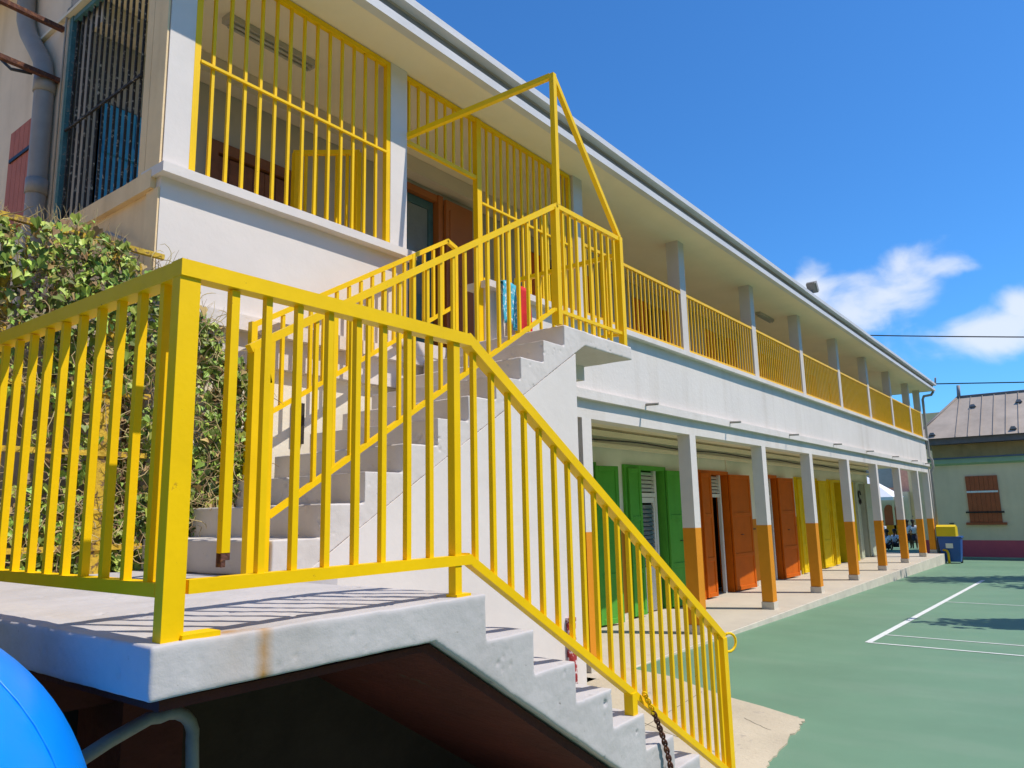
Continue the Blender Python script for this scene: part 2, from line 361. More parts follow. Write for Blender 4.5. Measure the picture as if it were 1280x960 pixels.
# painted lines follow the court's fall
bm = B()
def line(p, q, w):
    p = Vector(p); q = Vector(q); d = (q-p).normalized(); s = Vector((-d.y, d.x))*w/2; n = max(1, int((q-p).length/1.0))
    pr = None
    for i in range(n+1):
        c = p+(q-p)*i/n
        a = [bm.verts.new((e.x, e.y, court_z(e.x)+.005)) for e in (c-s, c+s)]
        if pr: bm.faces.new((pr[0], a[0], a[1], pr[1]))
        pr = a
line((10.9, 2.55), (22.6, 2.43), .085); line((10.9, 2.55), (10.5, -9), .055); line((11.72, 2.52), (11.2, -9), .045); line((16.7, 2.44), (16.4, -9), .05)
line((27.5, 1.9), (28.1, -3), .06)
tag(obj('court_marking', bm, M_line), kind='structure')
# raised terrace under the gallery
bm = B(); box(bm, 4.9, 29.75, 4.29, 8.2, -.5, 0); bevel(bm, .02, 2); tag(obj('terrace', bm, M_terr), kind='structure')
bm = B(); box(bm, 7.55, 29.78, 4.245, 4.288, -.5, -.004); bevel(bm, .012, 2); rough_up(bm, 1.5, .002); tag(obj('terrace_kerb', bm, M_kerb), kind='structure')
bm = B()
pts = [(1.0, 4.28), (7.6, 4.28), (7.45, 3.7), (7.2, 3.3), (6.95, 2.9), (6.78, 2.5), (6.62, 2.2), (6.57, 2.08), (6.3, 2.045), (6.0, 2.03), (5.6, 1.98), (5.27, 1.95), (4.9, 1.85), (4.3, 1.74), (3.5, 1.6), (1, 1.55)]
rp = []
for i, p in enumerate(pts):
    q = pts[(i+1) % len(pts)]; rp.append(p)
    if 5 < i < 14:
        for t in range(1, 6): 
            a = Vector(p).lerp(Vector(q), t/6); rp.append((a.x+random.uniform(-.02, .02), a.y+random.uniform(-.02, .02)))
prism(bm, rp, 'z', -.3, .012)
tag(obj('pavement', bm, M_apron), kind='structure')
# joints / cracks in the pavement are thin recessed-looking dark seams (real gaps filled with dirt)
bm = B()
def seam(p, q, w, z):
    p = Vector(p); q = Vector(q); d = (q-p).normalized(); s = Vector((-d.y, d.x))*w/2
    n = 8; pr = None
    for i in range(n+1):
        c = p.lerp(q, i/n)+Vector((random.uniform(-.008, .008), random.uniform(-.008, .008)))
        a = [bm.verts.new((c-s).to_3d()+Vector((0, 0, z))), bm.verts.new((c+s).to_3d()+Vector((0, 0, z)))]
        if pr: bm.faces.new((pr[0], a[0], a[1], pr[1]))
        pr = a
seam((5.35, 2.3), (5.9, 3.4), .004, .0135); seam((6.1, 2.2), (6.33, 2.5), .004, .0135); seam((4.6, 3.0), (7.0, 3.15), .004, .0135)
tag(obj('pavement_joint', bm, M_dark), kind='structure')

# ================================================================ SCHOOL BUILDING
YC = 4.5                              # facade line
COLR = [7.402, 10.30, 13.28, 16.10, 19.08, 22.08, 25.08, 28.05, 30.10]   # right edges of the columns
bld = thing('school_building', 'long white two storey school with galleries, orange dado columns and coloured shutters', 'building', (16, YC, 0))
# ground-floor columns
for i, x in enumerate(COLR):
    bm = B(); box(bm, x-.2, x, YC, YC+.19, 0, 2.772); bevel(bm, .008, 1); obj('column', bm, M_col, bld)
    bm = B(); box(bm, x-.215, x+.012, YC-.012, YC+.2, .0, .118); obj('column_base', bm, M_kerb, bld)
# gallery floor slab, beam, lip, parapet
bm = B(); box(bm, 2.25, 30.12, YC+.001, YC+.2, 2.77, 2.985); bevel(bm, .006, 1); obj('lintel_beam', bm, M_wall, bld)
bm = B(); box(bm, 2.24, 30.16, YC-.062, YC+.2, 2.986, 3.092); bevel(bm, .012, 2); rough_up(bm, 1.0, .004, 2); obj('slab_lip', bm, M_wall, bld)
bm = B(); box(bm, 2.26, 30.1, YC+.201, 6.1, 2.99, 3.195); obj('gallery_floor', bm, M_soffit, bld)
bm = B()
box(bm, 2.235, 4.44, YC+.0, YC+.16, 3.093, 3.905); obj('parapet', bm, M_trowel, bld)
bm = B(); box(bm, 5.5, 30.12, YC, YC+.14, 3.093, 3.905); rough_up(bm, 1.2, .004, 1.5); obj('parapet', bm, M_wall, bld)
bm = B(); box(bm, 2.2, 4.47, YC-.085, YC+.2, 3.906, 3.972); bevel(bm, .01, 2); rough_up(bm, .5, .003, 4); obj('parapet_sill', bm, M_trowel, bld)
bm = B(); box(bm, 5.46, 30.16, YC-.085, YC+.2, 3.906, 3.972); bevel(bm, .01, 2); rough_up(bm, 1, .003, 3); obj('parapet_sill', bm, M_wall, bld)
# upper columns
up = [(2.24, 2.415), (4.235, 4.432)] + [(x-.2, x) for x in COLR]
for a, b in up:
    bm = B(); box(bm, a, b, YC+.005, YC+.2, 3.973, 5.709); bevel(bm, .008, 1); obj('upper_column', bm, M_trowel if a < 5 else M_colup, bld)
bm = B(); box(bm, 4.235, 4.432, YC+.165, YC+.21, 3.2, 3.9); obj('upper_column', bm, M_colup, bld)
# roof: soffit slab, white lower fascia, grey recess, top strip, roof deck
bm = B(); box(bm, 2.16, 30.62, YC-.425, 6.7, 5.71, 5.735); obj('soffit', bm, M_soffit, bld)
bm = B(); box(bm, 2.14, 30.65, YC-.445, YC-.36, 5.705, 5.785); bevel(bm, .008, 1); obj('lower_fascia', bm, M_gutter, bld)
bm = B(); box(bm, 2.16, 30.62, YC-.38, YC+.3, 5.786, 5.905); obj('fascia_board', bm, M_fdark, bld)
bm = B(); box(bm, 2.12, 30.68, YC-.49, YC+.5, 5.906, 5.975); bevel(bm, .015, 2); rough_up(bm, 1.0, .004, 2.5); obj('roof_edge', bm, M_gutter, bld)
bm = B(); prism(bm, [(YC-.4, 5.976), (9.6, 6.9), (14.8, 5.95), (14.8, 5.74), (6.6, 5.74), (YC-.4, 5.74+.16)], 'x', 2.2, 30.6); obj('roof_deck', bm, M_roof, bld)
# upper back wall & ceiling (in the gallery)
bm = B()
def wall_with_openings(bm, x0, x1, y0, y1, z0, z1, ops):
    """ops: (xa, xb, za, zb) sorted by xa"""
    x = x0
    for xa, xb, za, zb in ops:
        if xa > x: box(bm, x, xa, y0, y1, z0, z1)
        if zb < z1: box(bm, xa, xb, y0, y1, zb, z1)
        if za > z0: box(bm, xa, xb, y0, y1, z0, za)
        x = xb
    if x < x1: box(bm, x, x1, y0, y1, z0, z1)
UPD = [(2.36, 2.92, 3.2, 4.98), (3.30, 4.15, 3.2, 5.0), (5.62, 6.22, 3.2, 5.44)] + [(8.0+3*i, 9.1+3*i, 3.2, 5.3) for i in range(6)]
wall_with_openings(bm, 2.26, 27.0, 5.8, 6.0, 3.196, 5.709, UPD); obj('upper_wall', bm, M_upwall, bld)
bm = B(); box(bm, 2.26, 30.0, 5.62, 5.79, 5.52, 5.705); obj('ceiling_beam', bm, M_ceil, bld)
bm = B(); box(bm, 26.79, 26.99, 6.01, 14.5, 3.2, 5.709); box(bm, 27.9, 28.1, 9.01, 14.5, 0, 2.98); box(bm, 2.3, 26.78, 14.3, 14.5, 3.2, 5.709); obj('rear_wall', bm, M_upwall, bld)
bm = B(); box(bm, 2.5, 26.9, 6.6, 6.7, 3.2, 5.7); obj('room_dark_sheet', bm, M_int, bld)  # near-black sheet behind the openings, painting in the dark of the rooms
bm = B(); box(bm, 2.5, 26.9, 6.6, 6.7, .02, 2.98); obj('room_dark_sheet', bm, M_int, bld)
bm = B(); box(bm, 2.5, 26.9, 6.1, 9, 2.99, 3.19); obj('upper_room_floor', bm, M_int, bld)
def boards(bm, xa, xb, y0, y1, z0, z1, n, gap=.006, frame=0):
    w = (xb-xa)/n
    for i in range(n): box(bm, xa+i*w+gap/2, xa+(i+1)*w-gap/2, y0, y1, z0, z1)
# upper doors
d = thing('door', None, None); d.parent = bld; d.location = (2.36-16, 5.8-YC, 3.2)
bm = B(); boards(bm, 2.38, 2.90, 5.78, 5.82, 3.22, 4.96, 4); box(bm, 2.4, 2.88, 5.76, 5.779, 4.55, 4.65); box(bm, 2.4, 2.88, 5.76, 5.779, 3.7, 3.8); obj('leaf', bm, M_bluedoor, d)
d['label'] = 'faded blue plank door'
d = thing('door', None, None); d.parent = bld; d.location = (3.3-16, 5.8-YC, 3.2); d['label'] = 'varnished brown wooden door'
bm = B(); boards(bm, 3.36, 4.09, 5.79, 5.84, 3.22, 4.9, 6); obj('leaf', bm, M_brown, d)
bm = B(); box(bm, 3.28, 3.355, 5.76, 5.9, 3.2, 5.02); box(bm, 4.095, 4.17, 5.76, 5.9, 3.2, 5.02); box(bm, 3.356, 4.094, 5.76, 5.9, 4.92, 5.02); obj('frame', bm, M_brown, d)
d = thing('door', None, None); d.parent = bld; d.location = (5.6-16, 5.8-YC, 3.2); d['label'] = 'teal glazed door in an orange frame with an open orange leaf'
bm = B(); box(bm, 5.60, 5.67, 5.76, 5.9, 3.2, 5.46); box(bm, 6.17, 6.25, 5.74, 5.9, 3.2, 5.46); box(bm, 5.671, 6.169, 5.76, 5.9, 5.38, 5.46); obj('frame', bm, M_odoor, d)
bm = B(); box(bm, 5.68, 5.74, 5.82, 5.86, 3.22, 5.37); box(bm, 6.08, 6.16, 5.82, 5.86, 3.22, 5.37); box(bm, 5.741, 6.079, 5.82, 5.86, 5.27, 5.37); box(bm, 5.741, 6.079, 5.82, 5.86, 4.52, 4.58); box(bm, 5.741, 6.079, 5.82, 5.86, 3.22, 4.2); obj('glazed_leaf', bm, M_teal, d)
bm = B(); box(bm, 5.742, 6.078, 5.835, 5.842, 4.2, 5.27); obj('pane', bm, M_glass, d)
bm = B(); box(bm, 6.26, 6.74, 5.70, 5.745, 3.22, 5.42); box(bm, 6.32, 6.68, 5.69, 5.699, 4.4, 5.3); box(bm, 6.32, 6.68, 5.69, 5.699, 3.4, 4.3); obj('leaf', bm, M_odoor, d)
for i in range(6):
    x = 8.0+3*i
    d = thing('door', None, None); d.parent = bld; d.location = (x-16, 5.8-YC, 3.2)
    bm = B(); boards(bm, x+.03, x+.52, 5.77, 5.81, 3.22, 5.27, 3); boards(bm, x+1.13, x+1.62, 5.74, 5.78, 3.22, 5.27, 3); obj('shutter', bm, M_or, d)
# ---- ground floor
GD = [(8.9, 10.0), (10.99, 12.40), (13.9, 15.35), (17.2, 18.45), (20.0, 21.85), (23.05, 24.60), (26.0, 27.25)]
bm = B(); wall_with_openings(bm, 2.3, 28.1, 6.1, 6.3, 0, 2.985, [(a+.02, b-.02, .0, 2.4) for a, b in GD]); obj('ground_floor_wall', bm, M_back, bld)
x = 2.3
for a, b in GD:
    bm = B(); box(bm, x, a-.06, 6.085, 6.099, 0, .1); x = b+.06; obj('skirting', bm, M_kerb, bld)
bm = B(); box(bm, 27.9, 28.1, 6.3, 9, 0, 2.985); obj('ground_floor_wall', bm, M_back, bld)
bm = B(); box(bm, 7.0, 28.1, 5.98, 6.05, 2.70, 2.76); box(bm, 7.0, 28.1, 5.93, 5.97, 2.86, 2.95); obj('cable_trunking', bm, M_soffit, bld)
bm = B(); tube(bm, [(7+i*.5, 5.96+.012*math.sin(i*1.3), 2.81+.015*math.sin(i*.9)) for i in range(43)], .014, 6); obj('ceiling_cable', bm, M_black, bld)
bm = B(); box(bm, 13.2+2.2, 13.2+2.22, 6.07, 6.098, 2.42, 2.7); obj('cable_trunking', bm, M_cream, bld)
def leaf(bm, hx, hy, ang, w, z0=.03, z1=2.40, t=.04, panels=(.08, .62, 1.08, 1.5)):
    """panelled shutter leaf hinged at (hx,hy); ang = direction of the leaf from the hinge (0 = +X)"""
    R = Matrix.Rotation(ang, 4, 'Z'); T = Matrix.Translation((hx, hy, 0))
    v0 = len(bm.verts)
    tmp = bmesh.new()
    box(tmp, 0, w, -t/2+.014, t/2-.014, z0, z1)
    zs = [z0, z0+.62, z0+1.5, z1]
    st = .07
    for k in range(3):
        # rails and stiles stand proud of the panels
        pass
    box(tmp, -.001, st, -t/2, t/2, z0-.001, z1+.001); box(tmp, w-st, w+.001, -t/2, t/2, z0-.001, z1+.001)
    for z in (z0, z0+.66, z0+1.50, z1-.08): box(tmp, st+.001, w-st-.001, -t/2, t/2, z, z+.08)
    bmesh.ops.bevel(tmp, geom=tmp.edges[:], offset=.005, segments=1, affect='EDGES')
    me = bpy.data.meshes.new('t'); tmp.to_mesh(me); tmp.free(); me.transform(T @ R); bm.from_mesh(me); bpy.data.meshes.remove(me)
def doorway(a, b, mat, lw, rw, rang, label, louvre=True, hinge=0, inner=True):
    d = thing('doorway', None, None); d.parent = bld; d.location = (a-16, 6.1-YC, 0); d['label'] = label
    bm = B(); box(bm, a-.05, a+.025, 6.05, 6.32, 0, 2.46); box(bm, b-.025, b+.05, 6.05, 6.32, 0, 2.46); box(bm, a+.026, b-.026, 6.05, 6.32, 2.39, 2.46); obj('frame', bm, mat, d)
    bm = B(); leaf(bm, a+.02, 6.03, -.06, lw); obj('shutter', bm, mat, d)
    bm = B(); leaf(bm, b+hinge, 6.02, rang, rw); obj('shutter', bm, mat, d)
    x0 = a+lw+.02
    if not inner: return
    bm = B(); box(bm, x0, x0+.07, 6.14, 6.2, 0, 2.385); box(bm, b-.24, b-.17, 6.14, 6.2, 0, 2.385); box(bm, x0+.071, b-.241, 6.14, 6.2, 1.93, 2.0); obj('inner_frame', bm, M_grey, d)
    bm = B()
    for k in range(5): bar(bm, (x0+.072, 6.17, 2.05+.07*k), (b-.242, 6.17, 2.05+.07*k), .008, .06, up=(0, .6, 1))
    obj('transom_louvre', bm, M_grey, d)
    if louvre:
        bm = B(); box(bm, x0+.08, x0+.13, 6.15, 6.19, .02, 1.92); box(bm, b-.30, b-.25, 6.15, 6.19, .02, 1.92); box(bm, x0+.131, b-.301, 6.15, 6.19, .02, .75); box(bm, x0+.131, b-.301, 6.15, 6.19, 1.83, 1.92); lo = obj('glazed_door', bm, M_grey, d)
        bm = B()
        for k in range(14): bar(bm, (x0+.132, 6.17, .8+.074*k), (b-.302, 6.17, .8+.074*k), .006, .07, up=(0, .5, 1))
        obj('glass_louvre', bm, M_glass, d)
    bm = B(); tube(bm, [(b+.35, 5.99, 1.15), (b+.35, 5.95, 1.15), (b+.45, 5.95, 1.15)], .008, 6); obj('latch', bm, M_black, d)
doorway(8.9, 10.0, M_green, .4, .5, -.25, 'green shuttered doorway behind the first column', False, -.05)
doorway(10.99, 12.40, M_green, .38, .82, -.10, 'green shutters, louvred glass door ajar', True)
doorway(13.9, 15.35, M_or, .42, .92, -.10, 'orange shutters open on a dark room', False)
doorway(17.2, 18.45, M_or, .30, .86, -.10, 'deep orange shutters open on a dark room', False)
doorway(20.0, 21.85, M_ydoor, .30, .62, -.10, 'yellow shutters beside the orange ones', False, inner=False)
doorway(23.05, 24.60, M_ydoor, .30, .40, -.45, 'yellow shutters, right leaf standing out', False, inner=False)
doorway(26.0, 27.25, M_gdoor, .3, .85, -.12, 'pale grey green shutters at the far end', False, inner=False)
# wall hooks between the doors (dark bars on the dado)
bm = B()
for x in (16.75, 19.72, 22.8): box(bm, x-.09, x+.09, 6.06, 6.098, 1.22, 1.245)
for x in (10.62,): tube(bm, [(x, 6.09, 1.25), (x, 6.04, 1.25)], .03, 8)
obj('shutter_catch', bm, M_black, bld)
# drain spouts through the lip
for x in (8.67, 11.53, 14.5, 17.6, 20.7, 23.84, 26.77, 29.2):
    bm = B(); tube(bm, [(x, YC-.05, 3.055), (x, YC-.24, 3.05)], .018, 8); obj('drain_spout', bm, M_pvc, bld)
# cream ground-floor wall under the first bay, with a small dark vent
bm = B(); box(bm, 2.3, 5.0, YC+.06, YC+.2, 1.0, 2.769); obj('bay_wall', bm, M_cream, bld)
bm = B(); box(bm, 3.32, 3.42, YC+.035, YC+.058, 2.25, 2.55); obj('vent', bm, M_dark, bld)
# ---- end wall (faces left): beige, opening with bars, shutter
bm = B(); box(bm, 2.222, 2.2345, 4.512, 4.70, 3.974, 5.705); box(bm, 2.222, 2.2345, 4.506, 4.66, 3.10, 3.83); obj('side_wall', bm, M_beige, bld)
bm = B(); box(bm, 2.24, 2.40, 4.665, 9.5, 1.2, 3.83); obj('side_wall', bm, M_beige, bld)
bm = B(); box(bm, 2.20, 2.42, 4.56, 6.05, 3.831, 3.955); bevel(bm, .01, 2); rough_up(bm, .4, .006, 5); obj('side_sill', bm, M_beige, bld)
bm = B(); box(bm, 2.222, 2.42, 4.705, 4.79, 3.956, 5.709); obj('side_wall', bm, M_beige, bld)
M_cside = paint('cream_side_wall', (.82, .66, .48), .85, .08, 1.5, .25, 12, streak=.4)
bm = B(); box(bm, 2.19, 2.40, 6.051, 9.5, 3.4, 6.6); obj('side_wall', bm, M_cside, bld)
bm = B(); box(bm, 1.55, 2.4, 6.0, 9.5, 6.62, 6.75); obj('side_eave', bm, M_ceil, bld)
sh = thing('side_window', None, None); sh.parent = bld; sh.location = (2.19-16, 6.8-YC, 4.2); sh['label'] = 'faded red plank shutter in the end wall'
bm = B()
for k in range(5): box(bm, 2.168, 2.188, 6.53+.1*k, 6.625+.1*k, 4.12, 5.03)
obj('shutter', bm, M_redsh, sh)
bm = B(); box(bm, 2.155, 2.167, 6.55, 6.98, 4.74, 4.77); obj('strap_hinge', bm, M_black, sh)

# ---- security grilles
def grille(name, label, x0, x1, z0, z1, y, n, mids, mat, zfun=None, group=None, wt=.022, parts=True, loc=None):
    g = thing(name, label, 'window grille', loc or (x0, y, z0), group)
    bm = B(); bar(bm, (x0, y, z0), (x0, y, z1), .045); obj('frame_post', bm, mat, g)
    bm = B(); bar(bm, (x1, y, z0), (x1, y, z1), .045); obj('frame_post', bm, mat, g)
    bm = B(); bar(bm, (x0+.023, y, z1-.022), (x1-.023, y, z1-.022), .045); obj('top_rail', bm, mat, g)
    for zm in mids:
        bm = B(); bar(bm, (x0+.023, y-.024, zm), (x1-.023, y-.024, zm), .02); obj('cross_rail', bm, mat, g)
    for i in range(n):
        x = x0+(x1-x0)*(i+1)/(n+1)
        bm = B(); bar(bm, (x, y, z0), (x, y, z1-.045), wt); obj('bar', bm, mat, g)
    return g
grille('security_grille', 'tall yellow window grille filling the first upper bay above the white sill', 2.44, 4.21, 3.974, 5.70, YC+.03, 13, [4.83], M_yel, group='yellow security grilles')
g = thing('security_grille', 'yellow gate grille with open doorway at the head of the stairs', 'window grille', (5.45, YC+.05, 3.2), 'yellow security grilles')
y = YC+.05
bm = B(); bar(bm, (5.465, y, 3.196), (5.465, y, 5.70), .07, .06); obj('gate_post', bm, M_yel, g)
bm = B(); bar(bm, (4.46, y, 5.68), (5.43, y, 5.68), .04); obj('top_rail', bm, M_yel, g)
bm = B(); bar(bm, (4.46, y, 5.05), (5.43, y, 5.05), .04); obj('cross_rail', bm, M_yel, g)
for i in range(8):
    bm = B(); bar(bm, (4.5+i*.122, y, 5.07), (4.5+i*.122, y, 5.66), .022); obj('bar', bm, M_yel, g)
bm = B(); bar(bm, (5.502, y, 5.68), (7.17, y, 5.68), .04); obj('top_rail', bm, M_yel, g)
bm = B(); bar(bm, (5.502, y-.022, 4.80), (7.17, y-.022, 4.80), .022); obj('cross_rail', bm, M_yel, g)
bm = B(); bar(bm, (5.502, y-.02, 4.0), (7.17, y-.02, 4.0), .035); obj('bottom_rail', bm, M_yel, g)
bm = B(); bar(bm, (7.16, y, 3.98), (7.16, y, 5.66), .045); obj('frame_post', bm, M_yel, g)
for i in range(13):
    x = 5.5+.119*(i+1)
    bm = B(); bar(bm, (x, y, 4.02), (x, y, 5.66), .024); obj('bar', bm, M_yel, g)
# open gate leaf inside the first bay
p0 = Vector((3.76, 5.2, 3.22)); p1 = Vector((4.1, 4.78, 3.22)); H = 1.66
g = thing('gate', 'yellow barred gate leaf standing open inside the first upper bay', 'gate', p0)
for p in (p0, p1):
    bm = B(); bar(bm, p, p+Vector((0, 0, H)), .05); obj('gate_post', bm, M_yel, g)
bm = B(); bar(bm, p0+Vector((0, 0, H)), p1+Vector((0, 0, H)), .04, ext=.02); obj('top_rail', bm, M_yel, g)
bm = B(); bar(bm, p0+Vector((0, 0, .1)), p1+Vector((0, 0, .1)), .04); obj('bottom_rail', bm, M_yel, g)
for i in range(1, 6):
    p = p0.lerp(p1, i/6); bm = B(); bar(bm, p+Vector((0, 0, .1)), p+Vector((0, 0, H)), .022); obj('bar', bm, M_yel, g)
# old black bars closing the gallery end
g = thing('iron_grille', 'flaking black iron bars closing the gallery end, teal post at its left', 'window grille', (2.225, 4.8, 3.96))
for i in range(13):
    y = 4.84+1.12*i/12; bm = B(); bar(bm, (2.225, y, 3.956), (2.225, y, 5.708), .016, .012, up=(0, 1, 0)); obj('bar', bm, M_iron, g)
bm = B(); bar(bm, (2.206, 4.80, 4.72), (2.206, 5.99, 4.72), .016); obj('cross_rail', bm, M_iron, g)
M_wteal = paint('weathered_teal_paint', (.07, .18, .19), .7, .3, 10, .3, 50, spots=(.3, .28, .22), spot_amt=.42, spot_scale=30)
bm = B(); bar(bm, (2.22, 6.02, 3.956), (2.22, 6.02, 5.708), .05); obj('frame_post', bm, M_wteal, g)
bm = B(); bar(bm, (2.22, 4.8, 5.68), (2.22, 5.99, 5.68), .04); obj('top_rail', bm, M_wteal, g)

# ---- gallery balustrades, one per bay
def balustrade(x0, x1, label):
    y = YC+.03
    g = thing('balcony_railing', label, 'railing', (x0, y, 3.973), 'yellow railings between the gallery columns')
    bm = B(); bar(bm, (x0, y, 4.895), (x1, y, 4.895), .04); obj('top_rail', bm, M_yel2, g)
    bm = B(); bar(bm, (x0, y, 4.025), (x1, y, 4.025), .045); obj('bottom_rail', bm, M_yel2, g)
    n = 23
    for i in range(n):
        x = x0+(x1-x0)*(i+.5)/n
        bm = B(); bar(bm, (x, y, 4.047), (x, y, 4.875), .020); obj('baluster', bm, M_yel2, g)
ords = ['first', 'second', 'third', 'fourth', 'fifth', 'sixth', 'seventh', 'eighth']
for i in range(8):
    x0 = COLR[i]+.005; x1 = COLR[i+1]-.205
    lab = ('%s yellow gallery railing counted from the stair landing' % ords[i]) if i < 7 else 'short last yellow gallery railing at the far end of the school'
    balustrade(x0, x1, lab)

# ================================================================ STAIRCASE
ZL = 1.442; YF = 1.755; YS = 3.17; YB = 4.43
st = thing('concrete_staircase', 'white painted concrete staircase with a cantilevered landing and two flights', 'staircase', (1.5, 2.5, 0))
# lower flight (solid waist with sloped soffit)
lx = [2.125+.2838*i for i in range(9)]; lz = [ZL-.1602*i for i in range(9)]
prof = [(1.861, ZL)]
for i in range(9):
    prof.append((lx[i], lz[i]))
    prof.append((lx[i], lz[i]-.1602))
prof[-1] = (lx[8], -.02)
bot = [(4.02, -.02), (1.86, 1.318), (2.0, 1.318)]
prof2 = [(1.861, ZL)] + prof[1:] + [(4.08, -.02), (1.861, 1.318)]
full = [(.915, ZL)] + prof[1:] + [(4.08, -.02), (1.861, 1.318), (.915, 1.318)]
bm = B(); prism(bm, full, 'y', YF, 3.14); cast('landing_and_lower_flight', bm, M_step, st)
# landing slab
bm = B(); prism(bm, [(.915, 1.318), (1.86, 1.318), (1.86, ZL), (.915, ZL)], 'y', 3.13, 4.44); cast('landing', bm, M_step, st, .012, .0022)
bm = B(); box(bm, 1.862, 2.6, 3.141, 4.44, 1.318, ZL-.002); obj('landing', bm, M_step, st)
# oxide-red underside, pier and beam
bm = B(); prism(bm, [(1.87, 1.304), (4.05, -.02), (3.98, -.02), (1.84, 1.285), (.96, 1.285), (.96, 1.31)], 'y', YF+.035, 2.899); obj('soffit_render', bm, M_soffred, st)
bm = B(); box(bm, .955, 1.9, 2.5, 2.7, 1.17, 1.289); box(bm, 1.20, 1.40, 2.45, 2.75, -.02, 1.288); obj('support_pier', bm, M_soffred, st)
bm = B(); prism(bm, [(.94, -.02), (4.02, -.02), (1.86, 1.31), (.94, 1.33)], 'y', 2.9, 3.05); obj('under_stair_shade_wall', bm, M_dark, st)  # added wall; the shade under the stairs is put into its near-black colour
# upper flight
ux = [2.219+.293*k for k in range(10)]; uz = [ZL+.1745*(k+1) for k in range(10)]
prof = []
for k in range(10):
    prof.append((ux[k], uz[k]-.1745)); prof.append((ux[k], uz[k]))
prof += [(5.2, uz[9]), (5.2, 3.07), (5.16, 3.066), (2.5, 1.50), (2.5, 1.43)]
bm = B(); prism(bm, prof, 'y', YS, YB); cast('upper_flight', bm, M_stepup, st, .0085, .0022)
bm = B(); prism(bm, [(5.19, 3.066), (5.975, 3.066), (5.975, uz[9]), (5.19, uz[9])], 'y', YS+.002, YC-.09); cast('top_landing', bm, M_stepup, st, .0085, .0022)
bm = B(); prism(bm, [(4.4, 3.07), (5.46, 3.07), (5.46, uz[9]), (4.4, uz[9])], 'y', YB+.002, YC+.2); obj('landing_threshold', bm, M_stepup, st)
bm = B(); box(bm, 5.5, 5.93, 3.66, YC-.095, 2.93, 3.064); obj('landing_corbel', bm, M_trowel, st)
# solid wall under the upper flight
bm = B(); prism(bm, [(2.12, 0), (5.0, 0), (5.0, 2.97), (2.42, 1.45), (2.12, 1.32)], 'y', YS-.006, YS+.22); bevel(bm, .02, 2); rough_up(bm, .4, .005, 1.5); obj('stair_wall', bm, M_trowel, st)
bm = B(); prism(bm, [(4.82, 0), (5.0, 0), (5.0, 2.95), (4.82, 2.83)], 'y', YS+.225, YC-.1); obj('stair_wall', bm, M_trowel, st)

# ================================================================ RAILINGS
T_ = .06
def picket(g, x, y, z0, z1, w=.032, mat=None):
    bm = B(); bar(bm, (x, y, z0), (x, y, z1), w); return obj('baluster', bm, mat or M_yel, g)
# front railing: left run, front run, sloping run
RY = 1.795; RX = .975
g = thing('landing_railing', 'thick yellow steel railing round the lower landing and down the first flight', 'railing', (RX, RY, ZL))
ZT = 2.365; ZB = 1.565; XK = 2.08
def endp(x): return ZT-.628*(x-XK)-.0
XE = 4.285
bm = B(); bar(bm, (RX, RY, ZL-.005), (RX, RY, ZT-.02), .056, .038, up=(0, 1, 0)); bevel(bm, .006, 2); obj('corner_post', bm, M_yel, g)
bm = B(); box(bm, RX+.02, RX+.12, RY-.03, RY+.03, ZL-.003, ZL+.012); bevel(bm, .004, 1); obj('base_plate', bm, M_yel, g)
bm = B(); bar(bm, (2.005, RY, ZL-.005), (2.005, RY, ZT-.02), .033); bevel(bm, .005, 2); obj('post', bm, M_yel, g)
bm = B(); box(bm, 1.985, 2.06, RY-.025, RY+.025, ZL-.003, ZL+.01); obj('base_plate', bm, M_yel, g)
bm = B(); bar(bm, (RX-.029, RY, ZT), (XK+.004, RY, ZT), .05, .044); bevel(bm, .006, 2); obj('top_rail', bm, M_yel, g)
bm = B(); bar(bm, (RX, RY+.026, ZT), (RX, 5.2, ZT+.02), .05, .044); bevel(bm, .006, 2); obj('top_rail', bm, M_yel, g)
zE = 1.0; zEb = .262
bm = B(); bar(bm, (XK, RY, ZT), (XE, RY, zE), .047, .042, ext=.018); bevel(bm, .006, 2); obj('sloping_top_rail', bm, M_yel, g)
bm = B(); bar(bm, (RX+.036, RY, ZB), (2.078, RY, ZB), .04, .034); bevel(bm, .004, 1); obj('bottom_rail', bm, M_yel, g)
bm = B(); bar(bm, (RX, RY+.036, ZB-.005), (RX, 5.2, ZB), .04, .034); bevel(bm, .004, 1); obj('bottom_rail', bm, M_yel, g)
bm = B(); bar(bm, (2.07, RY, ZB), (XE, RY, zEb), .037, .032, ext=.02); bevel(bm, .004, 1); obj('sloping_bottom_rail', bm, M_yel, g)
bm = B(); bar(bm, (XE, RY, .12), (XE, RY, zE-.01), .055); bevel(bm, .005, 2); obj('end_post', bm, M_yel, g)
for xp in (3.205,):
    zb = ZB+(zEb-ZB)*(xp-2.07)/(XE-2.07)
    bm = B(); bar(bm, (xp, RY, zb-.2), (xp, RY, zb), .045); obj('post', bm, M_yel, g)
for i, x in enumerate([1.111, 1.218, 1.324, 1.437, 1.548, 1.659, 1.771, 1.878]):
    if i == 0:
        bm = B(); bar(bm, (x, RY, ZB+.075), (x, RY, ZT-.025), .024); b_ = obj('baluster', bm, M_yel, g); b_['label'] = 'baluster rusted through at its foot'
        bm = B()
        for a_, b2, h in ((-.012, .0, .05), (.0, .012, .025)):
            for yy in (-.012, .007):
                box(bm, x+a_, x+b2, RY+yy, RY+yy+.005, ZB+.075-h*.7, ZB+.076)
        obj('rusted_stub', bm, M_rust, b_)
    else: picket(g, x, RY, ZB+.015, ZT-.02, .020)
